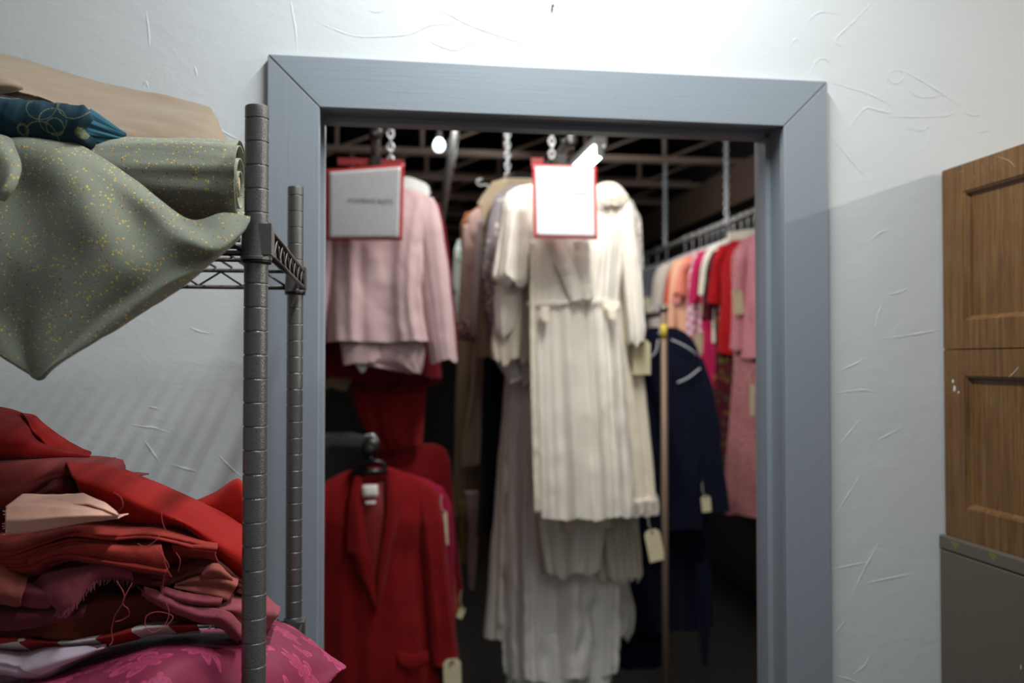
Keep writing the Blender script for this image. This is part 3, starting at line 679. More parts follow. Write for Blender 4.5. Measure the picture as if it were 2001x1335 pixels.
bk = thing('brick_flannel_stack', 'brick red flannel folded in many layers in the middle of the pile', 'fabric', tuple(at(200, 1070, -.5)))
slab('upper_layers', BRICK, [(-90,1040),(20,1036),(100,1028),(200,1014),(290,1010),(360,1030),(405,1048)], [(-90,1068),(20,1070),(90,1052),(145,1040),(220,1046),(300,1042),(424,1068)],
     [(-90,1082),(15,1086),(90,1062),(145,1046),(220,1054),(300,1052),(420,1082)], -.42, [-.545,-.55,-.555,-.56,-.56,-.555,-.54], bk, .004, .002, 18, 61)
for i in range(4):
    dx, dy = 12*i, 7*i
    slab('folded_layer', BRICK, [(-90,1082+dy),(18+dx,1086+dy),(90,1064+dy*1.2),(150,1052+dy),(230,1060+dy*.7)], [(-90,1086+dy),(16+dx,1089+dy),(90,1066+dy*1.2),(150,1053+dy),(230,1062+dy*.7)],
         [(-90,1092+dy),(20+dx,1097+dy),(92,1072+dy*1.2),(152,1058+dy),(230,1067+dy*.7)], -.45, [-.55,-.555-.002*i,-.56-.002*i,-.562-.002*i,-.56], bk, .0025, .001, 30, 62+i, 50, .0018, deep=.03)
slab('front_fold', BRICK, [(120,1052),(150,1046),(200,1050),(260,1058),(312,1060)], [(60,1092),(110,1076),(165,1066),(250,1072),(316,1068)],
     [(58,1106),(120,1084),(175,1090),(250,1100),(328,1116)], -.50, [-.56,-.572,-.575,-.572,-.565], bk, .006, .0025, 20, 66, deep=.02)
surf('front_lip', [row([(60,1104),(120,1084),(175,1090),(250,1100),(328,1112)], [-.562,-.574,-.578,-.575,-.567]), row([(62,1110),(122,1088),(178,1095),(250,1107),(326,1120)], [-.566,-.578,-.582,-.579,-.57]),
     row([(64,1112),(124,1092),(180,1099),(252,1110),(322,1120)], [-.556,-.566,-.57,-.567,-.56])], BRICK, bk, 50, 8, .002, .001, 30, seed=67)
surf('inner_layer', [row([(-90,1060),(100,1050),(220,1040),(330,1046),(415,1064)], -.50), row([(-90,1090),(100,1080),(220,1070),(330,1072),(412,1080)], -.53), row([(-90,1120),(100,1110),(220,1105),(330,1104),(400,1100)], -.52)], BRICK, bk, 50, 12, .003, .003, 20, seed=69)
slab('end_loop', BRICK, [(330,1050),(360,1052),(395,1058),(424,1066)], [(335,1064),(362,1066),(396,1068),(425,1071)], [(338,1076),(362,1076),(396,1080),(420,1084)], -.50, -.552, bk, .002, .001, 30, 68, 30, deep=.02)
for pts, Y in (([(302,1070),(318,1085),(330,1108),(322,1122),(318,1160),(330,1195),(322,1222),(300,1236),(285,1225),(286,1205),(305,1196),(330,1200),(338,1208),(325,1224)], -.585),
               ([(228,1135),(242,1160),(240,1178),(224,1205),(218,1232),(220,1252),(214,1262)], -.60), ([(258,1140),(246,1162),(240,1180),(250,1190),(252,1202),(238,1212),(225,1215)], -.60),
               ([(348,1118),(352,1095),(344,1080)], -.575), ([(222,962),(236,972),(240,988),(232,1000)], -.63), ([(315,1000),(318,1022),(326,1042)], -.575),
               ([(140,1050),(150,1036),(146,1032),(138,1040)], -.58), ([(268,1062),(285,1068),(305,1056),(312,1045)], -.578)):
    MB().tube(crom([at(x, y, Y-.004*math.sin(k)) for k, (x, y) in enumerate(pts)], 8*len(pts)).tolist(), .00042, 5).build('loose_thread', cloth('brick_thread', (172, 78, 72)), bk, True)

rf = thing('bright_red_wool_length', 'bright red felted wool slung diagonally down to the front post', 'fabric', tuple(at(320, 1010, -.48)))
slab('folded_body', REDB, [(122,896),(200,902),(290,938),(370,972),(430,1000),(500,1040)], [(140,925),(215,950),(290,985),(365,1020),(430,1055),(500,1090)],
     [(158,968),(230,1010),(300,1022),(360,1030),(425,1090),(500,1150)], -.40, [-.50,-.515,-.525,-.525,-.52,-.50], rf, .01, .003, 10, 71, deep=.02)
slab('upper_corner', REDB, [(368,988),(420,962),(466,938),(480,975),(500,1010)], [(376,992),(420,975),(466,948),(482,1000),(500,1040)], [(384,1000),(420,1010),(460,1030),(482,1050),(500,1080)], -.36, -.40, rf, .004, .002, 14, 73, deep=.02)
slab('hanging_side', REDB, [(400,1040),(440,1048),(470,1075),(490,1088)], [(415,1060),(445,1085),(470,1110),(490,1128)], [(425,1090),(448,1115),(470,1142),(490,1160)], -.42, -.505, rf, .004, .002, 14, 74, deep=.02)
dd = thing('dusty_brick_wool_fold', 'dusty brick wool fold with a rounded end at the back of the pile', 'fabric', tuple(at(100, 930, -.44)))
slab('folded_body', DUSTY, [(-90,886),(40,888),(120,890),(190,892),(236,900)], [(-90,915),(40,908),(120,905),(190,905),(246,912)], [(-90,1000),(30,985),(100,945),(180,930),(244,930)], -.34, [-.46,-.46,-.44,-.42,-.40], dd, .012, .003, 12, 77)
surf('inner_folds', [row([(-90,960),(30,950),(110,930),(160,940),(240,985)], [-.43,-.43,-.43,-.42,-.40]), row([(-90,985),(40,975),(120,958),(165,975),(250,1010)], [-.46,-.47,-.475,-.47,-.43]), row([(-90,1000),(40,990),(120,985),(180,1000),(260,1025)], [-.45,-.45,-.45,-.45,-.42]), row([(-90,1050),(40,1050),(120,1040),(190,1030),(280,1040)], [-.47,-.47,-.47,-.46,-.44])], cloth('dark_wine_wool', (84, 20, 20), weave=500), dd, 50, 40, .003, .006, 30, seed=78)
dr = thing('deep_red_cotton_fold', 'deep red cotton heaped highest at the left of the pile', 'fabric', tuple(at(60, 850, -.42)))
slab('folded_body', REDD, [(-90,786),(0,794),(50,808),(80,830),(130,862),(178,888)], [(-90,840),(0,845),(45,850),(75,868),(115,880),(176,892)], [(-90,900),(0,898),(45,896),(75,895),(115,894),(174,895)], -.33, [-.44,-.44,-.435,-.42,-.40,-.38], dr, .014, .004, 10, 79)
surf('bright_ridge', [row([(40,806),(66,812),(85,830),(130,862),(177,889)], [-.352,-.352,-.352,-.35,-.348]), row([(52,820),(70,826),(88,845),(125,872),(172,892)], [-.39,-.392,-.39,-.38,-.366]), row([(66,845),(78,858),(92,872),(120,884),(165,894)], [-.415,-.415,-.41,-.40,-.38])], REDB, dr, 40, 16, .002, .002, 20, seed=80)
pc = thing('peach_silk_remnant', 'small peach silk remnant lying on the brick red flannel', 'fabric', tuple(at(110, 1010, -.58)))
surf('folded_body', [row([(44,968),(85,967),(125,967),(163,966),(204,986)], -.53), row([(12,989),(70,991),(125,993),(180,998),(228,1003)], [-.595,-.597,-.60,-.60,-.598]),
     row([(11,1017),(70,1014),(125,1010),(180,1008),(229,1008)], [-.606,-.608,-.608,-.608,-.604]), row([(12,1044),(70,1037),(125,1028),(180,1019),(231,1013)], [-.60,-.60,-.60,-.60,-.60]),
     [p+np.array([0, .04, -.002]) for p in row([(12,1044),(70,1037),(125,1028),(180,1019),(231,1013)], -.60)]], PEACH, pc, 81, 41, .0015, .0012, 25, seed=83, crisp=True)
surf('top_layer', [row([(60,975),(120,969),(163,965),(205,984),(229,1001)], [-.55,-.55,-.545,-.57,-.60]), row([(100,996),(130,988),(170,986),(205,996),(230,1007)], [-.585,-.58,-.585,-.60,-.609])], PEACH, pc, 41, 11, .0012, .001, 20, seed=84, crisp=True)
mb = MB()
for i in range(26):
    t = i/25; p = at(12+random.uniform(-1, 1), 990+54*t, -.603) if i % 2 else at(228+2*t, 1002+10*t, -.604)
    mb.tube([p, p+np.array([random.uniform(-.004, .001) if i % 2 else random.uniform(0, .004), -.001, random.uniform(-.002, .002)])], .0003, 4)
mb.build('frayed_edge', cloth('peach_thread', (232, 196, 178)), pc)

# ------------------------------------------------------------------ cabinets at the right
CX = 1.08
def panel_side(mb, x, y0, y1, z0, z1, py0, py1, pz0, pz1, rec, lip):
    """framed panel on the face x = const, seen from -x"""
    Y = [y0, py0, py1, y1]; Zs = [z0, pz0, pz1, z1]
    for a in range(3):
        for b in range(3):
            if a == 1 and b == 1: continue
            mb.add([(x, Y[a], Zs[b]), (x, Y[a], Zs[b+1]), (x, Y[a+1], Zs[b+1]), (x, Y[a+1], Zs[b])], [(0, 1, 2, 3)])
def oak_unit(name, label, z0, z1, pz0, pz1):
    r = thing(name, label, 'cabinet', (CX, -.005, z0))
    y0, y1, py0, py1 = -.52, -.006, -.455, -.068; x1 = CX+.95
    c = MB(); panel_side(c, CX, y0, y1, z0, z1, py0, py1, pz0, pz1, 0, 0)
    c.add([(CX,y0,z0),(x1,y0,z0),(x1,y1,z0),(CX,y1,z0),(CX,y0,z1),(x1,y0,z1),(x1,y1,z1),(CX,y1,z1)], [(0,3,2,1),(4,5,6,7),(0,1,5,4),(1,2,6,5),(2,3,7,6)])
    import bmesh
    o = c.build('carcass', OAK, r)
    bm = bmesh.new(); bm.from_mesh(o.data); bmesh.ops.remove_doubles(bm, verts=bm.verts, dist=1e-5); bmesh.ops.recalc_face_normals(bm, faces=bm.faces); bm.to_mesh(o.data); bm.free()
    b = o.modifiers.new('bevel', 'BEVEL'); b.width = .004; b.segments = 3; b.limit_method = 'ANGLE'; b.angle_limit = 1.0
    mo = MB(); d = .009; e = .010
    A = [(py0, pz0), (py1, pz0), (py1, pz1), (py0, pz1)]; B = [(py0+d, pz0+d), (py1-d, pz0+d), (py1-d, pz1-d), (py0+d, pz1-d)]
    mid = [((a[0]*.5+b[0]*.5), (a[1]*.5+b[1]*.5)) for a, b in zip(A, B)]
    mo.add([(CX+.0005, a, b) for a, b in A]+[(CX+.003, a, b) for a, b in mid]+[(CX+.0045, a, b) for a, b in mid]+[(CX+e, a, b) for a, b in B],
           [(q*4+i, q*4+(i+1) % 4, q*4+4+(i+1) % 4, q*4+4+i) for q in range(3) for i in range(4)])
    mo.build('panel_moulding', OAK, r)
    pn = MB(); pn.box((CX+e-.0005, py0+d-.001, pz0+d-.001), (CX+e+.008, py1-d+.001, pz1-d+.001)); pn.build('side_panel', OAK, r)
    return r
zmid = 1.6215; zbot = 1.2665
u1 = oak_unit('oak_cabinet_unit', 'upper worn brown oak cabinet section with a recessed side panel', zmid+.001, 1.968, 1.6755, 1.917)
u2 = oak_unit('oak_cabinet_unit', 'lower worn brown oak cabinet section between oak section and grey metal cabinet', zbot, zmid-.001, 1.325, 1.572)
PAINTW = plain('white_paint_spot', (225, 222, 214), .6)
def blob(px, py, r, parent, nm, mat, sq=1.6):
    c = atx(px, py, CX-.0002); mb = MB(); n = 12; vs = [(CX-.0012, c[1], c[2])]
    for k in range(n):
        a = 2*PI*k/n; q = r*random.uniform(.7, 1.2); vs.append((CX-.0002, c[1]+q*math.cos(a)*1.0, c[2]+q*sq*math.sin(a)))
    mb.add(vs, [(0, 1+k, 1+(k+1) % n) for k in range(n)]); mb.build(nm, mat, parent, True)
blob(1865, 760, .0035, u2, 'paint_spot', PAINTW); blob(1862, 745, .0022, u2, 'paint_spot', PAINTW); blob(1873, 767, .0022, u2, 'paint_spot', PAINTW, 1)
def scratch(pts, parent, r=.0005, mat=PAINTW):
    P = [atx(x, y, CX-.0003) for x, y in pts]; MB().tube(crom(P, 14).tolist(), [r*(.3+.7*math.sin(PI*(i+.5)/14)) for i in range(14)], 5).build('scratch', mat, parent, True)
SCR = plain('pale_scratch', (165, 135, 105), .7)
scratch([(1948,306),(1964,311),(1975,317),(1984,327)], u1, .0008, SCR); scratch([(1971,738),(1982,728),(1990,718)], u2, .0008); scratch([(1919,320),(1920,335),(1919,348)], u1, .0004, SCR)
scratch([(1873,335),(1882,336),(1888,334)], u1, .0004, SCR); scratch([(1937,320),(1938,335)], u1, .0004, SCR); scratch([(1903,340),(1904,352)], u1, .0004, SCR)
MX = 1.068
mc = thing('metal_cabinet', 'taupe grey metal cabinet under the oak cabinet sections', 'cabinet', (MX, -.005, 0))
MTL = plain('taupe_enamelled_steel', (94, 84, 72), .45, 0, .08, 200)
c = MB(); c.box((MX, -.56, .02), (MX+.98, -.004, zbot-.0275)); c.build('body', MTL, mc, bevel=.003)
c = MB(); c.box((MX-.001, -.562, zbot-.0265), (MX+.982, -.0035, zbot-.0005)); c.build('top_lip', MTL, mc, bevel=.003)
c = MB(); c.box((MX+.03, -.53, 0), (MX+.95, -.03, .021)); c.build('plinth', BLACKP, mc)
YEL = plain('yellow_wax_mark', (150, 138, 40), .8)
for px, py in ((1866, 1062), (1940, 1084)):
    mb = MB()
    for k in range(6):
        x = px-6+2.4*k; a, b = atx(x, py+3*(k*7 % 3)/3-4+k*.6, MX-.0014), atx(x+1, py+2+k*.6+9*((k*5) % 4)/3, MX-.0014)
        mb.tube([a, b], .0005, 4)
    mb.build('wax_mark', YEL, mc)
c = MB(); a, b = atx(1995, 1300, MX-.0006), atx(1995, 1308, MX-.0006); c.tube([a, b], .0006, 5); c.build('scratch', PAINTW, mc)

# ------------------------------------------------------------------ storeroom: rods, chains, lamps
def pipe_rod(name, label, x, z, y0, y1, r, grp=None):
    t = thing(name, label, 'rod', (x, y0, z), grp)
    MB().tube([(x, y0, z), (x, y1, z)], r, 20).build('pipe', STEEL, t, True)
    MB().lathe([(r*.55, 0), (r*1.35, 0), (r*1.35, .03), (r, .03)], (0, 0, 0), 24, False).build('tmp', BLACKP, None, True)
    o = bpy.data.objects['tmp']; o.name = 'end_cap'; o.data.name = 'end_cap'; o.rotation_euler = (-PI/2, 0, 0); o.location = (0, -.004, 0); o.parent = t; o['label'] = 'black end cap'
    return t
RXL, RXC, RXR, RZ = -.014, .655, 1.84, 2.36
pipe_rod('hanging_rod', 'steel hanging rod with black end over the pink suit', RXL, RZ, 1.40, 4.0, .017)
pipe_rod('hanging_rod', 'steel hanging rod with black end over the white dresses', RXC, RZ, 1.42, 4.6, .017)
pipe_rod('hanging_rod', 'steel hanging rod along the right side holding pink and coral clothes', RXR, 2.335, 2.0, 7.6, .017)
pipe_rod('hanging_rod', 'low steel hanging rod seen end on above the red blazer', RXL-.012, 1.311, 1.42, 4.0, .022)
def chain(label, x, y, z0, z1):
    mb = MB(); z = z0; k = 0; L = .034; R = .0105; r = .0034
    while z < z1:
        pts = []
        for a in np.linspace(0, 2*PI, 17)[:-1]:
            u, v = R*math.cos(a), (L/2-.002)*math.sin(a)
            pts.append((x+u, y, z+v+L/2) if k % 2 == 0 else (x, y+u, z+v+L/2))
        mb.tube(pts, r, 6, closed=True); z += L-.011; k += 1
    return tag(mb.build('hanging_chain', CHROME, None, True), label, 'chain')
def chainpx(label, px, py, Y, z1=3.3):
    p = at(px, py, Y); return chain(label, p[0], Y, p[2], z1)
chainpx('bright steel chain over the left paper sign', 763, 322, 1.55)
chainpx('steel chain left of the middle paper sign', 992, 352, 2.3)
chainpx('steel chain rising behind the middle paper sign', 1078, 310, 1.62)
chainpx('steel chain farther back on the right rod', 1300, 484, 4.0)
chainpx('steel chain nearest on the right rod', 1420, 440, 2.75)
tb = thing('tube_lamp', 'lit fluorescent tube on the dark storeroom ceiling', 'lamp', (1.05, 2.6, 2.62))
MB().tube([(1.05, 2.62, 2.60), (1.05, 3.82, 2.60)], .019, 14).build('tube', m_emit('lit_tube', (240, 250, 255), 30), tb, True)
c = MB(); c.box((1.02, 2.58, 2.64), (1.08, 3.86, 2.68)); c.box((1.035, 2.585, 2.585), (1.065, 2.615, 2.64)); c.box((1.035, 3.825, 2.585), (1.065, 3.855, 2.64)); c.build('fitting', plain('white_enamel', (200, 200, 200), .5), tb)
MB().tube([(1.05, 3.2, 2.68), (1.05, 3.2, 3.3)], .008, 8).build('stem', STEEL, tb)
p = at(858, 283, 2.6); bb = thing('ceiling_bulb', 'round lit bulb beside the slanted metal strut', 'lamp', p)
MB().lathe([(.001, -.034), (.016, -.03), (.026, -.016), (.028, 0), (.022, .016), (.014, .026), (.013, .03)], p, 20).build('globe', m_emit('lit_globe', (215, 240, 245), 4), bb, True)
MB().tube([p+np.array([0, 0, .03]), p+np.array([0, 0, .06])], .016, 14).build('socket', BLACKP, bb)
MB().tube([p+np.array([0, 0, .06]), (p[0], p[1], 3.3)], .005, 8).build('stem', BLACKP, bb)
a, b = at(862, 420, 2.55), at(892, 250, 2.5); c = MB(); d = (b-a); 
c.tube([a-d*.1, b+d*.6], .019, 14)
tag(c.build('hanging_strut', plain('grey_conduit', (128, 128, 128), .4, .8), None, True), 'slanted grey metal strut between the pink suit and white dresses', 'strut')
# upright of a low rack
pr = thing('garment_rack', 'scuffed steel rack upright with yellow tape in front of the navy jacket', 'rack', (1.03, 1.55, 0))
a, b = at(1297, 606, 1.55), at(1291, 1335, 1.55); zt = a[2]
MB().tube([(1.030, 1.55, 0), (a[0], 1.55, zt)], .0125, 18).build('upright', RUST, pr, True)
MB().tube([(a[0], 1.55, zt-.004), (a[0], 1.55, zt+.012)], .016, 18).build('cap', STEEL, pr, True)
t0 = at(1297, 662, 1.55)[2]; t1 = at(1297, 634, 1.55)[2]
MB().tube([(a[0], 1.55, t0), (a[0], 1.55, t1)], .0132, 18).build('tape_band', plain('yellow_tape', (196, 170, 60), .6), pr, True)
MB().tube([(a[0], 1.55, zt-.01), (a[0]+.05, 3.4, zt-.01)], .0125, 14).build('top_rail', STEEL, pr, True)
MB().tube([(1.08, 3.4, 0), (a[0]+.05, 3.4, zt-.01)], .0125, 14).build('upright', RUST, pr, True)
MB().tube([(.85, 1.55, .02), (1.25, 1.55, .02)], .014, 12).build('foot', RUST, pr, True)

# ------------------------------------------------------------------ paper signs
def sign(name, label, corners, Y, text, ty, tsize, bulge):
    """corners: tl, tr, br, bl pixels of the red sleeve"""
    r = thing(name, label, 'sign', at(corners[3][0], corners[3][1], Y[3] if hasattr(Y, '__len__') else Y))
    tl, tr, brr, bl = [at(x, y, yy) for (x, y), yy in zip(corners, Y if hasattr(Y, '__len__') else [Y]*4)]
    def grid(ins, off, n=14):
        out = []
        for i in range(n+1):
            rw = []
            for k in range(n+1):
                u = ins+(1-2*ins)*k/n; v = ins*.8+(1-1.6*ins)*i/n
                p = (tl*(1-u)+tr*u)*(1-v)+(bl*(1-u)+brr*u)*v; rw.append(p+np.array([0, off-bulge*math.sin(PI*u)*v, 0]))
            out.append(rw)
        return out
    surf('red_sleeve', grid(0, .0012), plain('red_plastic_sleeve', (186, 52, 54), .45), r, 24, 24, .0012, 0)
    surf('paper', grid(.045, 0), plain('white_paper', (216, 217, 220), .35, spec=.6), r, 24, 24, .0006, 0)
    cu = bpy.data.curves.new('txt', 'FONT'); cu.body = text; cu.size = tsize; cu.align_x = 'CENTER'; cu.extrude = .0002
    o = bpy.data.objects.new('txt', cu); C.objects.link(o)
    me = bpy.data.meshes.new_from_object(o.evaluated_get(bpy.context.evaluated_depsgraph_get())); bpy.data.objects.remove(o)
    v = .5
    ex = np.array([1., 0, 0]); ez = (tr-brr); ez = ez/np.linalg.norm(ez)
    ty = tuple(ty); tfr = (ty[1]-corners[1][1])/(corners[2][1]-corners[1][1])
    cpt = at(ty[0], ty[1], tl[1]*(1-tfr)+bl[1]*tfr)
    for q in me.vertices:
        p = cpt+ex*q.co.x+ez*q.co.y+np.array([0, -.0022-bulge, 0]); q.co = p.tolist()
    t = link('lettering', me, plain('black_ink', (14, 14, 16), .6), r)
    return r
s1 = sign('paper_sign', 'grey lit paper sign in a red sleeve over the pink suit', [(636,332),(790,320),(786,470),(636,470)], [1.31, 1.31, 1.40, 1.40], "WOMEN'S SUITS", (722,398), .0205, .004)
s2 = sign('paper_sign', 'brightly lit paper sign in a red sleeve over the white dresses', [(1040,322),(1165,325),(1168,468),(1043,465)], [1.40, 1.40, 1.36, 1.36], "WOMEN'S DRESSES", (1103,381), .0185, .003)
for s, px0, px1, Y in ((s1, 660, 790, 1.40), (s2, 1038, 1062, 1.42)):
    a, b = at(px0, 308, Y), at(px1, 326, Y); c = MB(); c.box((a[0], Y, b[2]), (b[0], Y+.001, a[2])); c.build('sleeve_tab', plain('dark_red_plastic', (128, 24, 28), .5), s)
for s, px, Y in ((s1, 735, 1.39), (s2, 1098, 1.41)):
    a = at(px, 300, Y); c = MB(); c.box((a[0]-.016, Y-.006, a[2]-.06), (a[0]+.016, Y+.01, a[2]-.01)); c.tube([(a[0], Y, a[2]-.015), (a[0]+.004, Y, a[2]+.035), (a[0], Y+.02, a[2]+.055), (a[0], Y+.03, a[2]+.04)], .003, 6)
    c.build('clip', BLACKP, s, bevel=.002)

# ------------------------------------------------------------------ garments
PINK = cloth('pale_pink_suiting', (196, 168, 169), (186, 158, 160), weave=300, bump=.1)
WHITE = cloth('ivory_crepe', (240, 234, 223), (230, 223, 210), weave=250, bump=.1, mottle=6)
WHITE2 = cloth('white_satin', (248, 245, 238), (236, 232, 224), weave=250, bump=.08, rough=.55, spec=.35)
CREAM = cloth('cream_cotton', (232, 224, 206), (222, 212, 192), weave=250, bump=.12)
RED = cloth('red_blazer_wool', (126, 18, 21), (112, 14, 18), weave=260)
REDL = cloth('dark_red_lining', (118, 16, 18), weave=260, rough=.6, spec=.3)
MAR = cloth('maroon_wool', (104, 20, 32), weave=260); REDT = cloth('red_trouser_wool', (140, 30, 34), weave=260)
MAG = cloth('magenta_velvet', (140, 20, 52), weave=260); DKR = cloth('dark_red_velvet', (110, 14, 20), weave=260)
RUSTM = cloth('rust_orange_wool', (150, 70, 28), weave=260); TAN = cloth('tan_gabardine', (158, 138, 110), weave=260); OLIVE = cloth('olive_cloth', (120, 110, 62), weave=260)
BEIGE = cloth('beige_linen', (186, 168, 142), weave=260); BLK = cloth('black_wool', (20, 20, 24), weave=260); NAVY = cloth('navy_serge', (18, 22, 42), (13, 17, 35), weave=260)
PKB = cloth('pink_beige_wool', (186, 156, 146), weave=260); LAVG = cloth('lavender_grey_crepe', (176, 160, 168), weave=260)
GREYL = m_lace('grey_lace_with_white_motifs', (150, 142, 146), (216, 208, 206)); LACE2 = m_lace('white_lace', (196, 188, 180), (236, 230, 222), 90)
GREY = cloth('charcoal_wool', (78, 78, 82), weave=260)

# pink suit
ps = thing('pink_suit', 'pale pink jacket and folded trousers hanging below the left paper sign', 'suit', at(735, 700, 1.55))
G('jacket_body', [(366,690,792),(374,655,822),(386,628,845),(410,622,846),(480,634,832),(560,640,824),(620,636,830),(668,634,837)], 1.55, PINK, ps, .075, 3.6, .013, 101, hem=.002, wr=.008)
G('sleeve', [(386,800,846),(400,802,856),(450,806,866),(520,815,876),(600,824,884),(660,832,890),(706,840,893)], 1.545, PINK, ps, .045, 2.4, .005, 102, m=40, n=60)
G('sleeve', [(386,622,666),(400,612,664),(520,592,655),(700,572,630)], 1.545, PINK, ps, .045, 2.4, .005, 103, m=40, n=60)
G('trousers', [(630,664,836),(680,664,833),(705,676,830),(716,712,828),(729,786,824)], 1.565, PINK, ps, .05, 2.5, .006, 104, hem=.002, m=30)
G('trouser_cuff', [(666,668,742),(680,667,744),(700,668,745),(707,670,742)], 1.53, PINK, ps, .03, 1.5, .003, 105, m=14, n=50)
surf('lining', [row([(688,704),(706,706),(726,704)], 1.545), row([(698,718),(708,719),(718,717)], 1.542), row([(704,727),(708,729),(712,727)], 1.545)], cloth('white_lining', (226, 222, 218), rough=.6), ps, 10, 10, .001, 0)
for k in range(3):
    p = at(868+2.5*k, 662+11*k, 1.50); MB().tube([p, p+np.array([0, -.004, 0])], .005, 10).build('cuff_button', plain('coral_button', (196, 120, 110), .4), ps)
surf('white_collar', [row([(740,352),(790,346),(816,352),(836,362),(842,378)], 1.585), row([(740,366),(790,362),(812,366),(830,374),(838,382)], 1.545), row([(740,384),(790,380),(815,380),(832,382),(840,386)], 1.53)], cloth('white_organdie', (196, 196, 194)), ps, 30, 14, .002, .003, 14)

def coat(name, label, cat, rows, sl, Y, mat, sr=None, dp=.06, nf=3.5, amp=.01, seed=1, **k):
    r = thing(name, label, cat, at((rows[-1][1]+rows[-1][2])/2, rows[-1][0], Y))
    G('body', rows, Y, mat, r, dp, nf, amp, seed, **k)
    for i, s in enumerate((sl, sr)):
        if s: G('sleeve', s, Y-.004, mat, r, dp*.7, 2.2, amp*.5, seed+1+i, m=36, n=56)
    return r
coat('maroon_jacket', 'maroon jacket edge showing right behind the pink suit', 'jacket', [(368,690,780),(378,640,830),(392,612,852),(420,606,856),(540,616,848),(668,610,856),(740,612,860)], [(396,816,858),(450,822,872),(560,838,886),(680,852,896)], 1.72, MAR, seed=111)
coat('maroon_skirt', 'maroon skirt above the red trousers on the left rack', 'skirt', [(640,690,860),(700,692,862),(740,694,862),(756,700,846),(765,705,800)], None, 1.80, MAR, nf=4, amp=.012, seed=113)
rt = thing('red_trousers', 'red trousers folded narrow below the pink suit', 'trousers', at(780, 870, 1.88))
G('trouser_leg', [(700,676,790),(740,681,790),(800,696,788),(850,716,786),(880,748,778)], 1.88, REDT, rt, .04, 3.2, .01, 115, m=34)
G('trouser_leg', [(700,740,838),(740,744,835),(800,752,831),(850,760,828),(866,768,826)], 1.87, REDT, rt, .04, 2.6, .008, 116, m=34)
coat('tan_trousers', 'tan cloth at the jamb edge below the pink suit hem', 'trousers', [(640,610,690),(700,612,690),(745,614,688),(762,620,680)], None, 1.84, TAN, nf=2, amp=.006, seed=117)
coat('grey_jacket', 'grey jacket shoulders behind the low rod end', 'jacket', [(846,640,690),(856,610,730),(880,600,745),(960,596,750)], None, 2.1, GREY, seed=119)

# red blazer (low rail)
rbz = thing('red_blazer', 'red blazer with notched lapels on the low left rail', 'blazer', at(745, 1420, 1.50))
G('jacket_body', [(914,694,764),(922,672,786),(938,640,822),(955,622,845),(990,614,852),(1080,620,842),(1180,618,846),(1300,612,862),(1420,604,872)], 1.50, RED, rbz, .078, 2.6, .011, 121, n=140, m=64, hem=.004)
G('sleeve', [(950,800,842),(965,803,856),(1020,812,868),(1110,822,876),(1200,830,886),(1280,836,895),(1296,838,896)], 1.49, RED, rbz, .05, 2.0, .006, 122, m=44, n=60)
G('sleeve', [(950,620,660),(1000,598,650),(1120,584,640),(1290,566,626)], 1.49, RED, rbz, .05, 2.0, .006, 123, m=44, n=60)
surf('lining', [row([(700,938),(730,946),(758,934)], [1.47,1.455,1.47]), row([(700,1000),(728,1000),(754,1000)], [1.43,1.425,1.43]), row([(712,1090),(730,1090),(746,1090)], [1.416,1.412,1.416]), row([(733,1178),(735,1180),(738,1178)], [1.412,1.41,1.412])], REDL, rbz, 20, 30, .002, .002, 12)
surf('lapel', [row([(694,925),(703,918),(708,924)], [1.45,1.455,1.462]), row([(682,990),(696,990),(708,985)], [1.425,1.414,1.42]), row([(678,1072),(700,1068),(716,1050)], [1.416,1.40,1.405]), row([(690,1082),(706,1100),(726,1100)], [1.41,1.398,1.40]), row([(700,1120),(718,1140),(732,1140)], [1.408,1.398,1.40]), row([(726,1170),(733,1186),(738,1196)], [1.406,1.40,1.402])], RED, rbz, 18, 50, .005, .002, 14, seed=3)
surf('lapel', [row([(752,922),(758,914),(772,920)], [1.462,1.455,1.45]), row([(756,985),(770,985),(784,975)], [1.42,1.414,1.425]), row([(748,1060),(760,1062),(766,1058)], [1.405,1.40,1.416]), row([(742,1100),(752,1100),(762,1075)], [1.40,1.398,1.41]), row([(738,1140),(746,1140),(754,1120)], [1.40,1.398,1.408]), row([(734,1180),(737,1186),(742,1170)], [1.404,1.40,1.406])], RED, rbz, 18, 50, .005, .002, 14, seed=4)
surf('pocket_flap', [row([(776,1272),(805,1280),(836,1272)], 1.408), row([(778,1292),(806,1300),(838,1290)], 1.402), row([(784,1300),(808,1310),(834,1296)], 1.404)], RED, rbz, 20, 10, .003, .001, 20)
lb = surf('neck_label', [row([(708,948),(738,947)], 1.42), row([(709,972),(739,970)], 1.41)], plain('white_woven_label', (206, 204, 200), .8), rbz, 4, 4, .0008, 0, label='white woven neck label')
surf('size_label', [row([(714,980),(734,979)], 1.41), row([(714,986),(734,985)], 1.408)], plain('white_woven_label', (206, 204, 200), .8), rbz, 4, 4, .0008, 0)
paper_tag(rbz, 884, 1316, 34, 56, 1.44, .03)
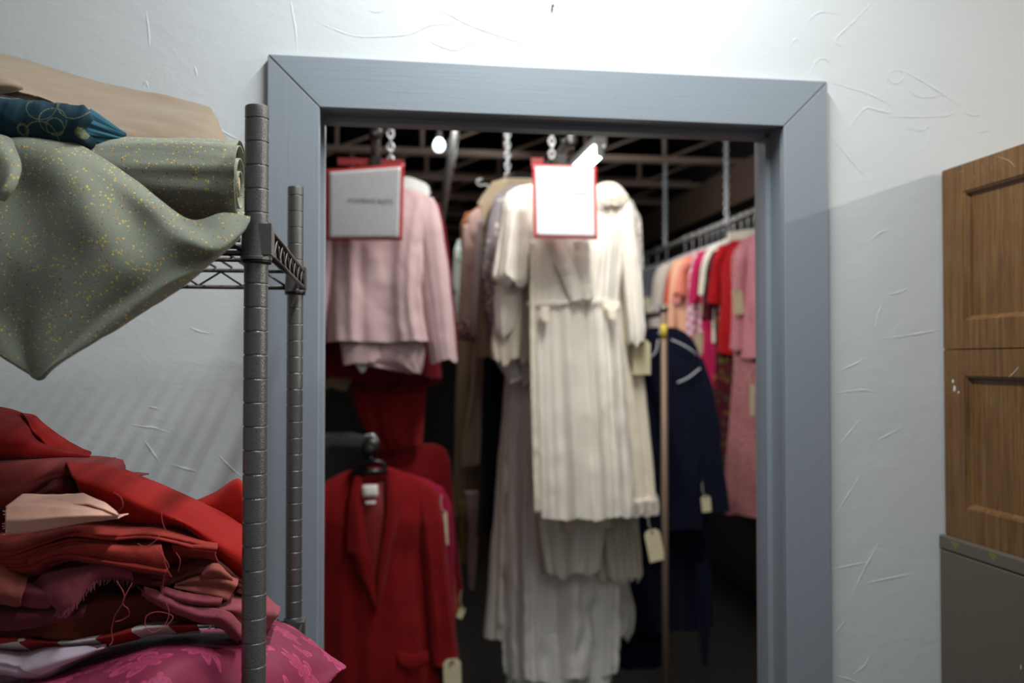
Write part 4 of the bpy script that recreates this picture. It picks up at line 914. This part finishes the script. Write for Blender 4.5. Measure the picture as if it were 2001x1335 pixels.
# black plastic hanger of the blazer
hg = thing('plastic_hanger', 'black plastic hanger inside the collar of the red blazer', 'hanger', at(724, 915, 1.5))
P = [at(690,930,1.46), at(700,908,1.455), at(725,902,1.45), at(748,906,1.455), at(756,926,1.46)]
MB().tube(crom(P, 20).tolist(), .008, 8).build('shoulder_bar', BLACKP, hg, True)
MB().tube([at(694,926,1.455), at(725,922,1.45), at(753,922,1.455)], .012, 8).build('neck_plate', BLACKP, hg, True)
MB().tube(crom([at(726,905,1.455), at(727,885,1.455), at(738,868,1.46), at(730,850,1.46), at(712,852,1.46)], 24).tolist(), .0028, 8).build('hook', CHROME, hg, True)
coat('magenta_jacket', 'magenta velvet jacket directly behind the red blazer', 'jacket', [(916,690,760),(926,660,800),(945,625,850),(975,605,872),(1060,610,866),(1200,606,866)], [(950,822,862),(975,836,878),(990,845,882),(1040,848,886),(1200,860,888)], 1.66, MAG, seed=131)
dv = coat('dark_red_jacket', 'dark red velvet jacket farther back on the low left rail', 'jacket', [(868,760,850),(876,740,868),(900,720,878),(1000,716,884),(1160,718,890)], [(880,846,872),(940,856,884),(1050,862,892),(1150,868,904),(1192,876,896)], 1.95, DKR, seed=133)
coat('rust_jacket', 'rust orange sleeve hanging between dark red velvet and red blazer', 'jacket', [(980,780,860),(1060,780,880),(1186,790,890)], [(1000,850,874),(1100,862,884),(1196,876,896)], 1.80, RUSTM, seed=135)
paper_tag(dv, 868, 1032, 14, 66, 1.60, .05); paper_tag(dv, 901, 1198, 12, 22, 1.75, -.4)

# --- middle rail: white dresses
wd = thing('white_pleated_dress', 'ivory crepe dress with waistband hanging below the middle paper sign', 'dress', at(1135, 1010, 1.60))
G('dress_body', [(360,1050,1165),(366,1015,1200),(378,990,1222),(400,990,1226),(460,1022,1222),(520,1030,1214),(585,1032,1208),(600,1034,1208),(700,1036,1216),(800,1040,1222),(900,1044,1230),(1008,1047,1237)], 1.60, WHITE, wd, .085, 6.5, .012, 141, n=190, m=80, hem=.006)
G('sleeve', [(376,992,1034),(392,982,1034),(440,974,1032),(500,966,1030),(545,958,1028),(560,985,1026)], 1.585, WHITE, wd, .06, 4, .010, 142, m=36, n=70, hem=.008)
G('sleeve', [(376,1186,1224),(400,1196,1234),(470,1208,1244),(560,1216,1254),(640,1222,1260),(672,1226,1256)], 1.59, WHITE, wd, .05, 4, .008, 143, m=36, n=70, hem=.008)
surf('waistband', [row([(1030,590),(1080,586),(1130,584),(1180,584),(1212,590)], [1.545,1.515,1.508,1.515,1.545]), row([(1030,600),(1080,596),(1130,594),(1180,594),(1212,600)], [1.545,1.515,1.508,1.515,1.545])], WHITE, wd, 60, 6, .0015, .002, 20)
surf('scarf_tail', [row([(1066,472),(1082,470),(1098,472)], [1.515,1.502,1.51]), row([(1082,510),(1098,505),(1116,508)], [1.508,1.494,1.504]), row([(1100,550),(1116,546),(1132,546)], [1.504,1.488,1.50]), row([(1116,594),(1124,590),(1137,586)], [1.502,1.488,1.50])], WHITE, wd, 20, 36, .003, .003, 16, seed=5)
surf('scarf_tail', [row([(1120,470),(1134,468),(1150,470)], [1.51,1.50,1.51]), row([(1128,530),(1142,528),(1156,530)], [1.505,1.492,1.503]), row([(1136,584),(1148,588),(1158,582)], [1.503,1.49,1.502])], WHITE, wd, 16, 30, .003, .003, 16, seed=6)
surf('pocket_flap', [row([(1056,600),(1064,599),(1073,600)], 1.505), row([(1058,622),(1066,632),(1074,626)], 1.498)], CREAM, wd, 8, 8, .003, 0)
surf('pocket_flap', [row([(1178,592),(1195,591),(1212,592)], 1.505), row([(1180,604),(1195,606),(1210,604)], 1.498)], CREAM, wd, 8, 8, .003, 0)
surf('loop_end', [row([(1188,604),(1196,604),(1204,604)], 1.498), row([(1190,622),(1198,628),(1204,622)], 1.495)], CREAM, wd, 8, 8, .003, 0)
surf('front_placket', [row([(1036,470),(1046,470)], 1.525), row([(1036,700),(1048,700)], 1.525), row([(1044,1005),(1058,1005)], 1.53)], CREAM, wd, 6, 60, .004, .004, 30, seed=7)
surf('collar_ruffle', [row([(1168,362),(1190,356),(1212,364),(1226,378),(1232,396)], [1.60,1.585,1.58,1.585,1.60]), row([(1168,376),(1190,376),(1208,382),(1220,392),(1226,404)], [1.57,1.545,1.54,1.55,1.57]), row([(1168,392),(1186,398),(1204,404),(1214,404),(1220,408)], [1.555,1.54,1.54,1.545,1.56])], CREAM, wd, 36, 16, .003, .006, 22, seed=8)
surf('brooch_tie', [row([(1168,394),(1180,392),(1194,396)], 1.535), row([(1170,400),(1182,402),(1192,402)], 1.528)], cloth('grey_ribbon', (180, 172, 160)), wd, 14, 8, .003, .003, 40)
w2 = thing('lace_hem_dress', 'cream dress with a ruffled lace hem at the right of the white dresses', 'dress', at(1245, 1000, 1.70))
G('dress_body', [(380,1110,1215),(392,1090,1234),(440,1090,1240),(560,1110,1238),(700,1130,1256),(800,1150,1266),(900,1160,1276),(990,1165,1284)], 1.70, CREAM, w2, .07, 6, .014, 145, n=150, m=64, hem=.004)
G('lace_ruffle', [(966,1162,1282),(980,1160,1286),(1003,1164,1284)], 1.695, LACE2, w2, .085, 15, .009, 146, n=200, m=16, hem=.004)
G('sleeve', [(392,1210,1236),(430,1224,1250),(520,1228,1254),(560,1230,1250)], 1.69, m_lace('grey_white_lace', (160, 154, 150), (226, 220, 212), 120), w2, .05, 4, .008, 147, m=30, n=50)
paper_tag(w2, 1254, 698, 34, 66, 1.60, 0)
w3 = thing('layered_white_skirt', 'white two tier skirt showing below the ivory dress hem', 'skirt', at(1105, 1115, 1.78))
G('skirt_body', [(880,1030,1180),(960,1040,1185),(1030,1048,1182),(1080,1054,1172),(1118,1060,1165)], 1.78, WHITE, w3, .07, 5, .018, 149, n=140, m=50, hem=.012)
G('upper_tier', [(900,1080,1190),(980,1085,1202),(1032,1088,1206)], 1.75, CREAM, w3, .06, 4, .01, 150, n=100, m=30, hem=.008)
w4 = thing('crinkled_white_dress', 'white dress with narrow folds ending right of the two tier skirt', 'dress', at(1225, 1125, 1.86))
G('dress_body', [(800,1120,1220),(900,1140,1236),(1000,1152,1242),(1080,1160,1248),(1128,1166,1252)], 1.86, CREAM, w4, .06, 9, .011, 151, n=130, m=44, hem=.012)
w5 = thing('white_satin_gown', 'long white satin gown with the lowest hem in the middle row', 'gown', at(1100, 1325, 1.92))
G('gown_body', [(700,1000,1180),(800,992,1186),(900,990,1195),(1000,986,1204),(1100,984,1212),(1200,984,1210),(1270,985,1208),(1312,988,1204)], 1.92, WHITE2, w5, .10, 5, .022, 153, n=190, m=90, wr=.016, hem=.012)
G('underskirt', [(1200,992,1200),(1290,990,1198),(1332,988,1196)], 1.94, WHITE2, w5, .10, 5, .018, 154, n=120, m=24, wr=.008, hem=.012)
w6 = thing('white_panel_gown', 'long white gown with piped seams at the left of the satin gown', 'gown', at(985, 1235, 2.02))
G('gown_body', [(560,985,1110),(700,988,1120),(760,986,1125),(900,974,1130),(1000,966,1135),(1100,958,1140),(1180,952,1145),(1242,946,1150)], 2.02, WHITE, w6, .10, 6, .018, 155, n=150, m=66, wr=.006, hem=.016)
for x0, x1 in ((992, 975), (1010, 1000)):
    MB().tube(crom([at(x0, 780, 1.925), at((x0+x1)/2-2, 1000, 1.91), at(x1, 1230, 1.90)], 30).tolist(), .0035, 6).build('seam_piping', CREAM, w6, True)
w7 = thing('white_overlay_gown', 'white gown with a gathered right side behind the satin gown', 'gown', at(1200, 1240, 2.10))
G('gown_body', [(900,1080,1215),(1050,1085,1222),(1150,1090,1230),(1190,1090,1242),(1225,1090,1242),(1245,1094,1228)], 2.10, WHITE2, w7, .08, 6, .016, 157, n=120, m=40, wr=.01, hem=.014)
w8 = thing('cream_short_sleeve_blouse', 'cream blouse with wide short sleeves behind the ivory dress', 'blouse', at(990, 700, 1.74))
G('blouse_body', [(388,1030,1140),(400,1000,1180),(440,990,1190),(560,995,1190),(680,1000,1185)], 1.74, CREAM, w8, .06, 5, .012, 159, n=110, m=44)
G('sleeve', [(404,988,1030),(450,980,1034),(560,972,1036),(640,965,1036),(690,958,1034),(706,962,1032)], 1.72, CREAM, w8, .05, 4, .012, 160, m=40, n=70, hem=.01)
G('sleeve_flounce', [(560,966,1020),(600,962,1010),(640,968,1000),(660,975,990)], 1.66, WHITE, w8, .03, 3, .012, 161, m=26, n=50, hem=.012)
w9 = thing('white_bodice', 'white cuffed bodice hanging low at the left of the white dresses', 'blouse', at(1000, 745, 1.80))
G('blouse_body', [(560,970,1050),(640,966,1050),(700,966,1046),(740,990,1040),(752,1000,1030)], 1.80, WHITE2, w9, .05, 4, .008, 163, m=34, n=70)
surf('cuff', [row([(996,745),(1008,738),(1022,734)], 1.745), row([(998,750),(1010,744),(1022,740)], 1.74)], WHITE2, w9, 12, 6, .003, 0)

# behind, to the left of the white dresses
gl = coat('grey_lace_dress', 'grey lace dress with white flower motifs left of the white dresses', 'dress', [(362,1000,1110),(374,978,1150),(400,962,1170),(500,950,1175),(600,945,1175),(690,965,1170)], [(380,968,1002),(440,950,985),(540,938,975),(620,950,985),(690,962,992)], 1.90, GREYL, seed=171, nf=4)
bc = coat('beige_coat', 'beige coat with wide lapels left of the grey lace dress', 'coat', [(350,985,1080),(360,965,1110),(385,950,1120),(450,942,1125),(560,938,1130),(700,935,1130)], [(372,950,985),(420,945,975),(520,935,962),(640,928,950),(700,932,948)], 2.06, BEIGE, seed=173)
surf('lapel', [row([(962,356),(978,352),(992,352)], 1.99), row([(934,396),(960,388),(980,380)], 1.97), row([(940,408),(958,402),(975,400)], 1.968), row([(944,450),(952,450),(962,445)], 1.975)], BEIGE, bc, 16, 20, .003, .002, 16)
coat('black_zip_gown', 'long black garment with a toothed zip left of the white dresses', 'gown', [(340,1000,1100),(360,968,1120),(480,955,1120),(600,946,1110),(760,942,1100),(900,938,1090),(1045,930,1085)], None, 2.14, BLK, seed=175, nf=5, amp=.014)
lvs = coat('lavender_blouse', 'lavender grey sleeve hanging beside the pink beige jacket', 'blouse', [(400,960,1060),(420,940,1070),(560,936,1070),(660,940,1060)], [(430,934,960),(540,930,952),(640,926,946),(692,930,944)], 2.24, LAVG, seed=177)
pb = coat('pink_beige_jacket', 'pink beige jacket with a dark floral cuff between the rails', 'jacket', [(410,930,1040),(425,915,1050),(520,912,1050),(660,912,1040)], [(440,906,945),(520,900,940),(600,896,935),(668,892,930)], 2.40, PKB, seed=179)
surf('floral_cuff', [row([(890,628),(905,626),(918,630)], 2.34), row([(889,648),(905,647),(918,648)], 2.335), row([(889,664),(905,664),(920,664)], 2.34)], m_floral('dark_floral_trim', (170, 140, 134), [(40, 30, 50), (60, 40, 60), (90, 50, 60)], 60), pb, 14, 10, .003, 0)
coat('brown_suede_jacket', 'brown suede jacket shoulder behind the beige coat', 'jacket', [(405,935,1030),(418,915,1040),(450,905,1045),(520,900,1045)], [(416,910,945),(440,900,940),(480,899,936),(512,902,930)], 2.55, cloth('brown_suede', (134, 84, 52), weave=260), seed=181)
coat('leaf_print_dress', 'white dress with green leaf print deep between the rails', 'dress', [(470,895,1000),(490,888,1010),(560,884,1010),(640,886,1010)], None, 2.72, m_floral('green_leaf_print', (206, 214, 206), [(60, 96, 46), (190, 205, 196), (120, 146, 120)], 22), seed=183)
coat('tan_long_skirt', 'long tan skirt hanging deep between the left and middle rails', 'skirt', [(560,900,1000),(640,896,1000),(760,892,990),(900,890,985),(1005,885,980)], None, 2.60, TAN, seed=185, nf=5, amp=.014)
bs = coat('beige_short_coat', 'beige coat panel ending above hanging tags between the rails', 'coat', [(640,930,1010),(760,920,1010),(880,902,990),(908,900,985)], None, 2.48, BEIGE, seed=187, nf=3)
coat('brown_long_coat', 'dark tan coat hanging lowest between the left and middle rails', 'coat', [(700,905,1000),(900,897,990),(1020,894,960),(1075,898,940)], None, 2.85, cloth('dark_tan_wool', (128, 104, 78), weave=260), seed=189, nf=3)
ol = coat('olive_scarf', 'olive scarf end dangling low between the rails', 'scarf', [(980,896,926),(1060,898,918),(1098,896,914)], None, 2.44, OLIVE, seed=191, nf=1, amp=.003, dp=.02)
coat('pale_pink_belt', 'pale pink sash dangling lowest between the rails', 'sash', [(960,908,940),(1040,916,936),(1110,914,930),(1150,916,926)], None, 2.40, cloth('pale_pink_silk', (190, 160, 160)), seed=193, nf=1, amp=.003, dp=.02)

# --- navy uniform on the low rack
nv = coat('navy_jacket', 'navy jacket with white yoke piping behind the steel upright', 'jacket', [(640,1270,1320),(650,1262,1342),(672,1248,1360),(700,1242,1368),(780,1244,1374),(860,1246,1372),(960,1240,1372),(1032,1236,1372)], [(700,1340,1374),(760,1352,1392),(830,1362,1404),(900,1370,1410),(960,1376,1418),(1000,1384,1424)], 2.05, NAVY, seed=201, nf=3, amp=.012)
for pts in ([(1312,664),(1330,672),(1350,684),(1362,694)], [(1324,748),(1345,738),(1368,720)], [(1272,698),(1282,686),(1286,664)]):
    MB().tube(crom([at(x, y, 1.962 if x < 1360 else 1.985) for x, y in pts], 16).tolist(), .0038, 6).build('piping', plain('white_piping', (206, 210, 216), .7), nv, True)
paper_tag(nv, 1380, 985, 18, 30, 1.98, .1)
ns = coat('navy_skirt', 'long navy skirt hanging under the navy jacket', 'skirt', [(960,1225,1378),(1060,1220,1384),(1160,1215,1386),(1228,1212,1388)], None, 2.2, NAVY, seed=203, nf=5, amp=.014)
paper_tag(ns, 1279, 1066, 30, 60, 1.54, .2)
G('sash', [(1100,1356,1384),(1180,1362,1388),(1260,1368,1388),(1302,1374,1382)], 2.12, NAVY, ns, .02, 1.4, .004, 204, m=30, n=40)
coat('dark_blue_dress', 'dark blue dress low at the left of the steel upright', 'dress', [(1000,1210,1300),(1120,1205,1300),(1240,1200,1298),(1300,1200,1296)], None, 2.35, cloth('dark_blue_cotton', (17, 21, 46), weave=260), seed=205, nf=4)
hk = thing('plastic_hanger', 'clear plastic hanger hook above the navy jacket collar', 'hanger', at(1290, 650, 2.04))
MB().tube(crom([at(1290,650,2.04), at(1288,630,2.04), at(1272,618,2.04), at(1276,600,2.04), at(1292,596,2.04)], 24).tolist(), .004, 8).build('hook', plain('clear_plastic', (190, 195, 198), .15), hk, True)
MB().tube([at(1262,672,2.04), at(1290,650,2.04), at(1330,668,2.04)], .006, 8).build('shoulder_bar', plain('clear_plastic', (190, 195, 198), .15), hk, True)

# --- right rail: clothes seen one behind another
def hung(name, label, cat, y, mat, ln, hw=.2, hem=.22, sl=0, slw=.06, seed=1, dz=.10, dp=.032, nf=4, amp=.01, dx=0, mat2=None):
    zt = 2.335-dz; x = RXR+dx; r = thing(name, label, cat, (x, y, zt-ln))
    R = [(zt, x-.06, x+.06), (zt-.015, x-.11, x+.11), (zt-.045, x-hw, x+hw), (zt-.09, x-hw-.01, x+hw+.01), (zt-ln*.45, x-hw+.01, x+hw-.01), (zt-ln, x-hem, x+hem)]
    G('body', R, y, mat, r, dp, nf, amp, seed, world=True, n=80, m=36)
    if sl:
        for s in (-1, 1):
            q = [(zt-.045, hw-.06, hw+.005), (zt-.09, hw-.05, hw+.03), (zt-sl*.55, hw-.0, hw+.055), (zt-sl, hw+.005, hw+.01+slw)]
            R2 = [(z, x+a, x+b) if s > 0 else (z, x-b, x-a) for z, a, b in q]
            G('sleeve', R2, y-.01, mat2 or mat, r, dp*.8, 2, amp*.5, seed+s, world=True, n=40, m=24)
    r.rotation_euler = (0, 0, math.radians(-60+((seed*37) % 11)-5))
    return r
TW = m_tweedpink('pink_red_tweed', (110, 46, 54), (176, 108, 112), (206, 160, 158)); ROSE = m_tweedpink('rose_marl', (180, 96, 110), (206, 130, 142), (222, 168, 172), 220)
REDF = cloth('red_floral_red', (176, 24, 30), weave=260)
items = [
 ('rose_jacket', 'rose marl jacket nearest on the right rail', 'jacket', 2.36, ROSE, .62, .2, .22, .58, dict()),
 ('tweed_coat', 'long pink red tweed coat low at the right jamb', 'coat', 2.46, TW, 1.36, .2, .27, 0, dict(dz=.13)),
 ('red_dress', 'red dress with a white collar on the right rail', 'dress', 2.60, REDF, .60, .215, .23, .34, dict()),
 ('burgundy_floral_dress', 'burgundy floral dress below the red dress on the right rail', 'dress', 2.69, m_floral('burgundy_floral', (70, 16, 30), [(120, 90, 30), (90, 20, 40), (60, 70, 40)], 26), 1.28, .2, .25, .4, dict(dz=.12)),
 ('cream_blouse', 'cream blouse with a long pale collar on the right rail', 'blouse', 2.77, CREAM, .55, .2, .2, .3, dict(dz=.085)),
 ('magenta_dress', 'long magenta dress between cream and striped blouses', 'dress', 2.87, cloth('magenta_crepe', (190, 34, 84), weave=260), 1.05, .21, .24, .32, dict()),
 ('striped_blouse', 'white and pink striped blouse on the right rail', 'blouse', 2.94, m_check('pink_stripe', (226, 206, 212), (206, 130, 150), 30), .9, .215, .24, .5, dict()),
 ('mauve_print_dress', 'mauve print dress hanging low on the right rail', 'dress', 3.01, m_floral('mauve_print', (176, 120, 124), [(120, 70, 90), (206, 150, 146), (90, 60, 70)], 34), 1.3, .2, .25, 0, dict(dz=.14)),
 ('coral_short_sleeve_dress', 'coral short sleeve dress near the middle of the right rail', 'dress', 3.09, cloth('coral_crepe', (232, 138, 116), weave=260), .95, .215, .24, .26, dict(slw=.09)),
 ('pink_coral_dress', 'pink coral dress just behind the coral short sleeve dress', 'dress', 3.17, cloth('pink_coral_crepe', (232, 152, 142), weave=260), 1.0, .21, .25, .3, dict(slw=.08)),
 ('peach_gown', 'peach gown with a long full sleeve on the right rail', 'gown', 3.26, cloth('peach_crepe', (236, 178, 146), weave=260), 1.1, .22, .27, .66, dict(slw=.1)),
 ('orange_dress', 'orange red dress glimpsed behind the peach gown', 'dress', 3.36, cloth('orange_red_crepe', (206, 78, 50), weave=260), 1.15, .2, .25, .3, dict()),
 ('beige_long_sleeve_coat', 'pale beige coat with long sleeves on the right rail', 'coat', 3.49, cloth('pale_beige_wool', (196, 182, 168), weave=260), .95, .225, .24, .62, dict(slw=.085)),
 ('stone_jacket', 'stone beige jacket behind the pale beige coat', 'jacket', 3.62, cloth('stone_wool', (172, 160, 146), weave=260), .85, .22, .24, .6, dict()),
 ('charcoal_jacket', 'charcoal jacket toward the far end of the right rail', 'jacket', 3.97, GREY, .8, .225, .24, .62, dict(slw=.08)),
 ('white_print_blouse', 'white blouse with blue print at the far end of the right rail', 'blouse', 4.17, m_floral('blue_print', (216, 214, 206), [(70, 96, 140), (216, 206, 190), (206, 196, 170)], 24), .75, .23, .24, .4, dict()),
 ('brown_jacket', 'dark brown jacket farthest on the right rail', 'jacket', 4.40, cloth('dark_brown_wool', (70, 56, 46), weave=260), .8, .22, .24, .6, dict()),
]
rr = {}
for i, (nm, lb, ct, y, m, ln, hw, hem, sl, kw) in enumerate(items):
    rr[nm] = hung(nm, lb, ct, y, m, ln, hw, hem, sl, seed=300+7*i, **kw)
o = rr['red_dress']; y = 2.56
surf('white_collar', [[np.array([RXR-.16, y, 2.225]), np.array([RXR-.05, y-.03, 2.24]), np.array([RXR+.05, y-.03, 2.24])], [np.array([RXR-.17, y-.02, 2.18]), np.array([RXR-.06, y-.06, 2.19]), np.array([RXR+.04, y-.06, 2.20])]], CREAM, o, 14, 8, .003, .002, 20)
for nm, px, py, Y, w_, h_ in (('red_dress', 1442, 590, 2.50, 20, 46), ('coral_short_sleeve_dress', 1378, 604, 2.98, 20, 20), ('pink_coral_dress', 1372, 670, 3.0, 30, 40), ('white_print_blouse', 1266, 596, 4.0, 12, 30), ('magenta_dress', 1412, 630, 2.78, 12, 26)):
    paper_tag(rr[nm], px, py, w_, h_, Y, .1)
paper_tag(rr['tweed_coat'], 1470, 780, 8, 60, 2.34, 0, (206, 202, 170))
# wire hangers: one built, the rest copies
def make_hanger():
    r = thing('wire_hanger', 'thin wire hanger hooked on the right rod among its row', 'hanger', (RXR, 2.36, 2.335), 'wire hangers along the right rod')
    pts = [(.020*math.cos(a)+0, 0, .0+.020*math.sin(a)) for a in np.linspace(PI*1.05, -PI*.5, 12)]+[(0, 0, -.05), (0, 0, -.085)]
    b = MB().tube([(RXR+x, 2.36+y, 2.335+z+.001) for x, y, z in pts], .0022, 6).build('hook', CHROME, r, True)
    b2 = MB().tube([(RXR+x, 2.36, 2.335+z) for x, z in ((-.17, -.145), (-.1, -.115), (0, -.085), (.1, -.115), (.17, -.145))], .0022, 6).build('shoulder_wire', CHROME, r, True)
    return r
h0 = make_hanger()
def dup(root, loc):
    r = root.copy(); C.objects.link(r); r.location = loc; r.rotation_euler = (0, 0, math.radians(-54))
    for ch in list(root.children):
        q = ch.copy(); C.objects.link(q); q.parent = r; q.matrix_parent_inverse = ch.matrix_parent_inverse.copy()
    return r
h0.rotation_euler = (0, 0, math.radians(-54))
for i, it in enumerate(items[1:]): dup(h0, (RXR, it[3], 2.335))
hg2 = thing('wire_hanger', 'clear hanger hook beside the beige coat lapels', 'hanger', at(955, 372, 2.1))
MB().tube(crom([at(958,372,2.05), at(952,362,2.05), at(936,362,2.05), at(932,354,2.05), at(942,350,2.05)], 20).tolist(), .004, 8).build('hook', plain('clear_plastic', (190, 195, 198), .15), hg2, True)
MB().tube([at(945,384,2.06), at(958,370,2.06), at(985,362,2.06)], .008, 8).build('shoulder_bar', plain('clear_plastic', (190, 195, 198), .15), hg2, True)

# ------------------------------------------------------------------ light
def area(name, loc, size, power, col, rot=(0, 0, 0)):
    l = bpy.data.lights.new(name, 'AREA'); l.shape = 'RECTANGLE'; l.size, l.size_y = size; l.energy = power; l.color = col
    o = bpy.data.objects.new(name, l); C.objects.link(o); o.location = loc; o.rotation_euler = rot; return o
area('ceiling_tube_near_door', (.34, -.68, 2.80), (.06, 1.1), 30, (.88, .96, 1.0))
area('ceiling_tube_right', (3.3, -1.0, 2.72), (.06, 1.2), 46, (1.0, .95, .86), (0, math.radians(35), 0))
area('store_tube_front', (.70, .80, 2.86), (.10, 1.1), 34, (1.0, .98, .94))
area('store_fill_middle', (.30, 2.6, 2.80), (.06, 1.2), 14, (1.0, .98, .94))  # added fill to lift the garments between the rails, no fixture modelled
area('store_fill_right', (1.30, 3.4, 2.56), (.06, 1.6), 6, (1.0, .99, .96))  # stand-in area light for the right rail, separate from tube_lamp
wd_ = bpy.data.worlds.new('world'); sc.world = wd_; wd_.use_nodes = True
wd_.node_tree.nodes['Background'].inputs[0].default_value = (.80, .82, .86, 1); wd_.node_tree.nodes['Background'].inputs[1].default_value = .24
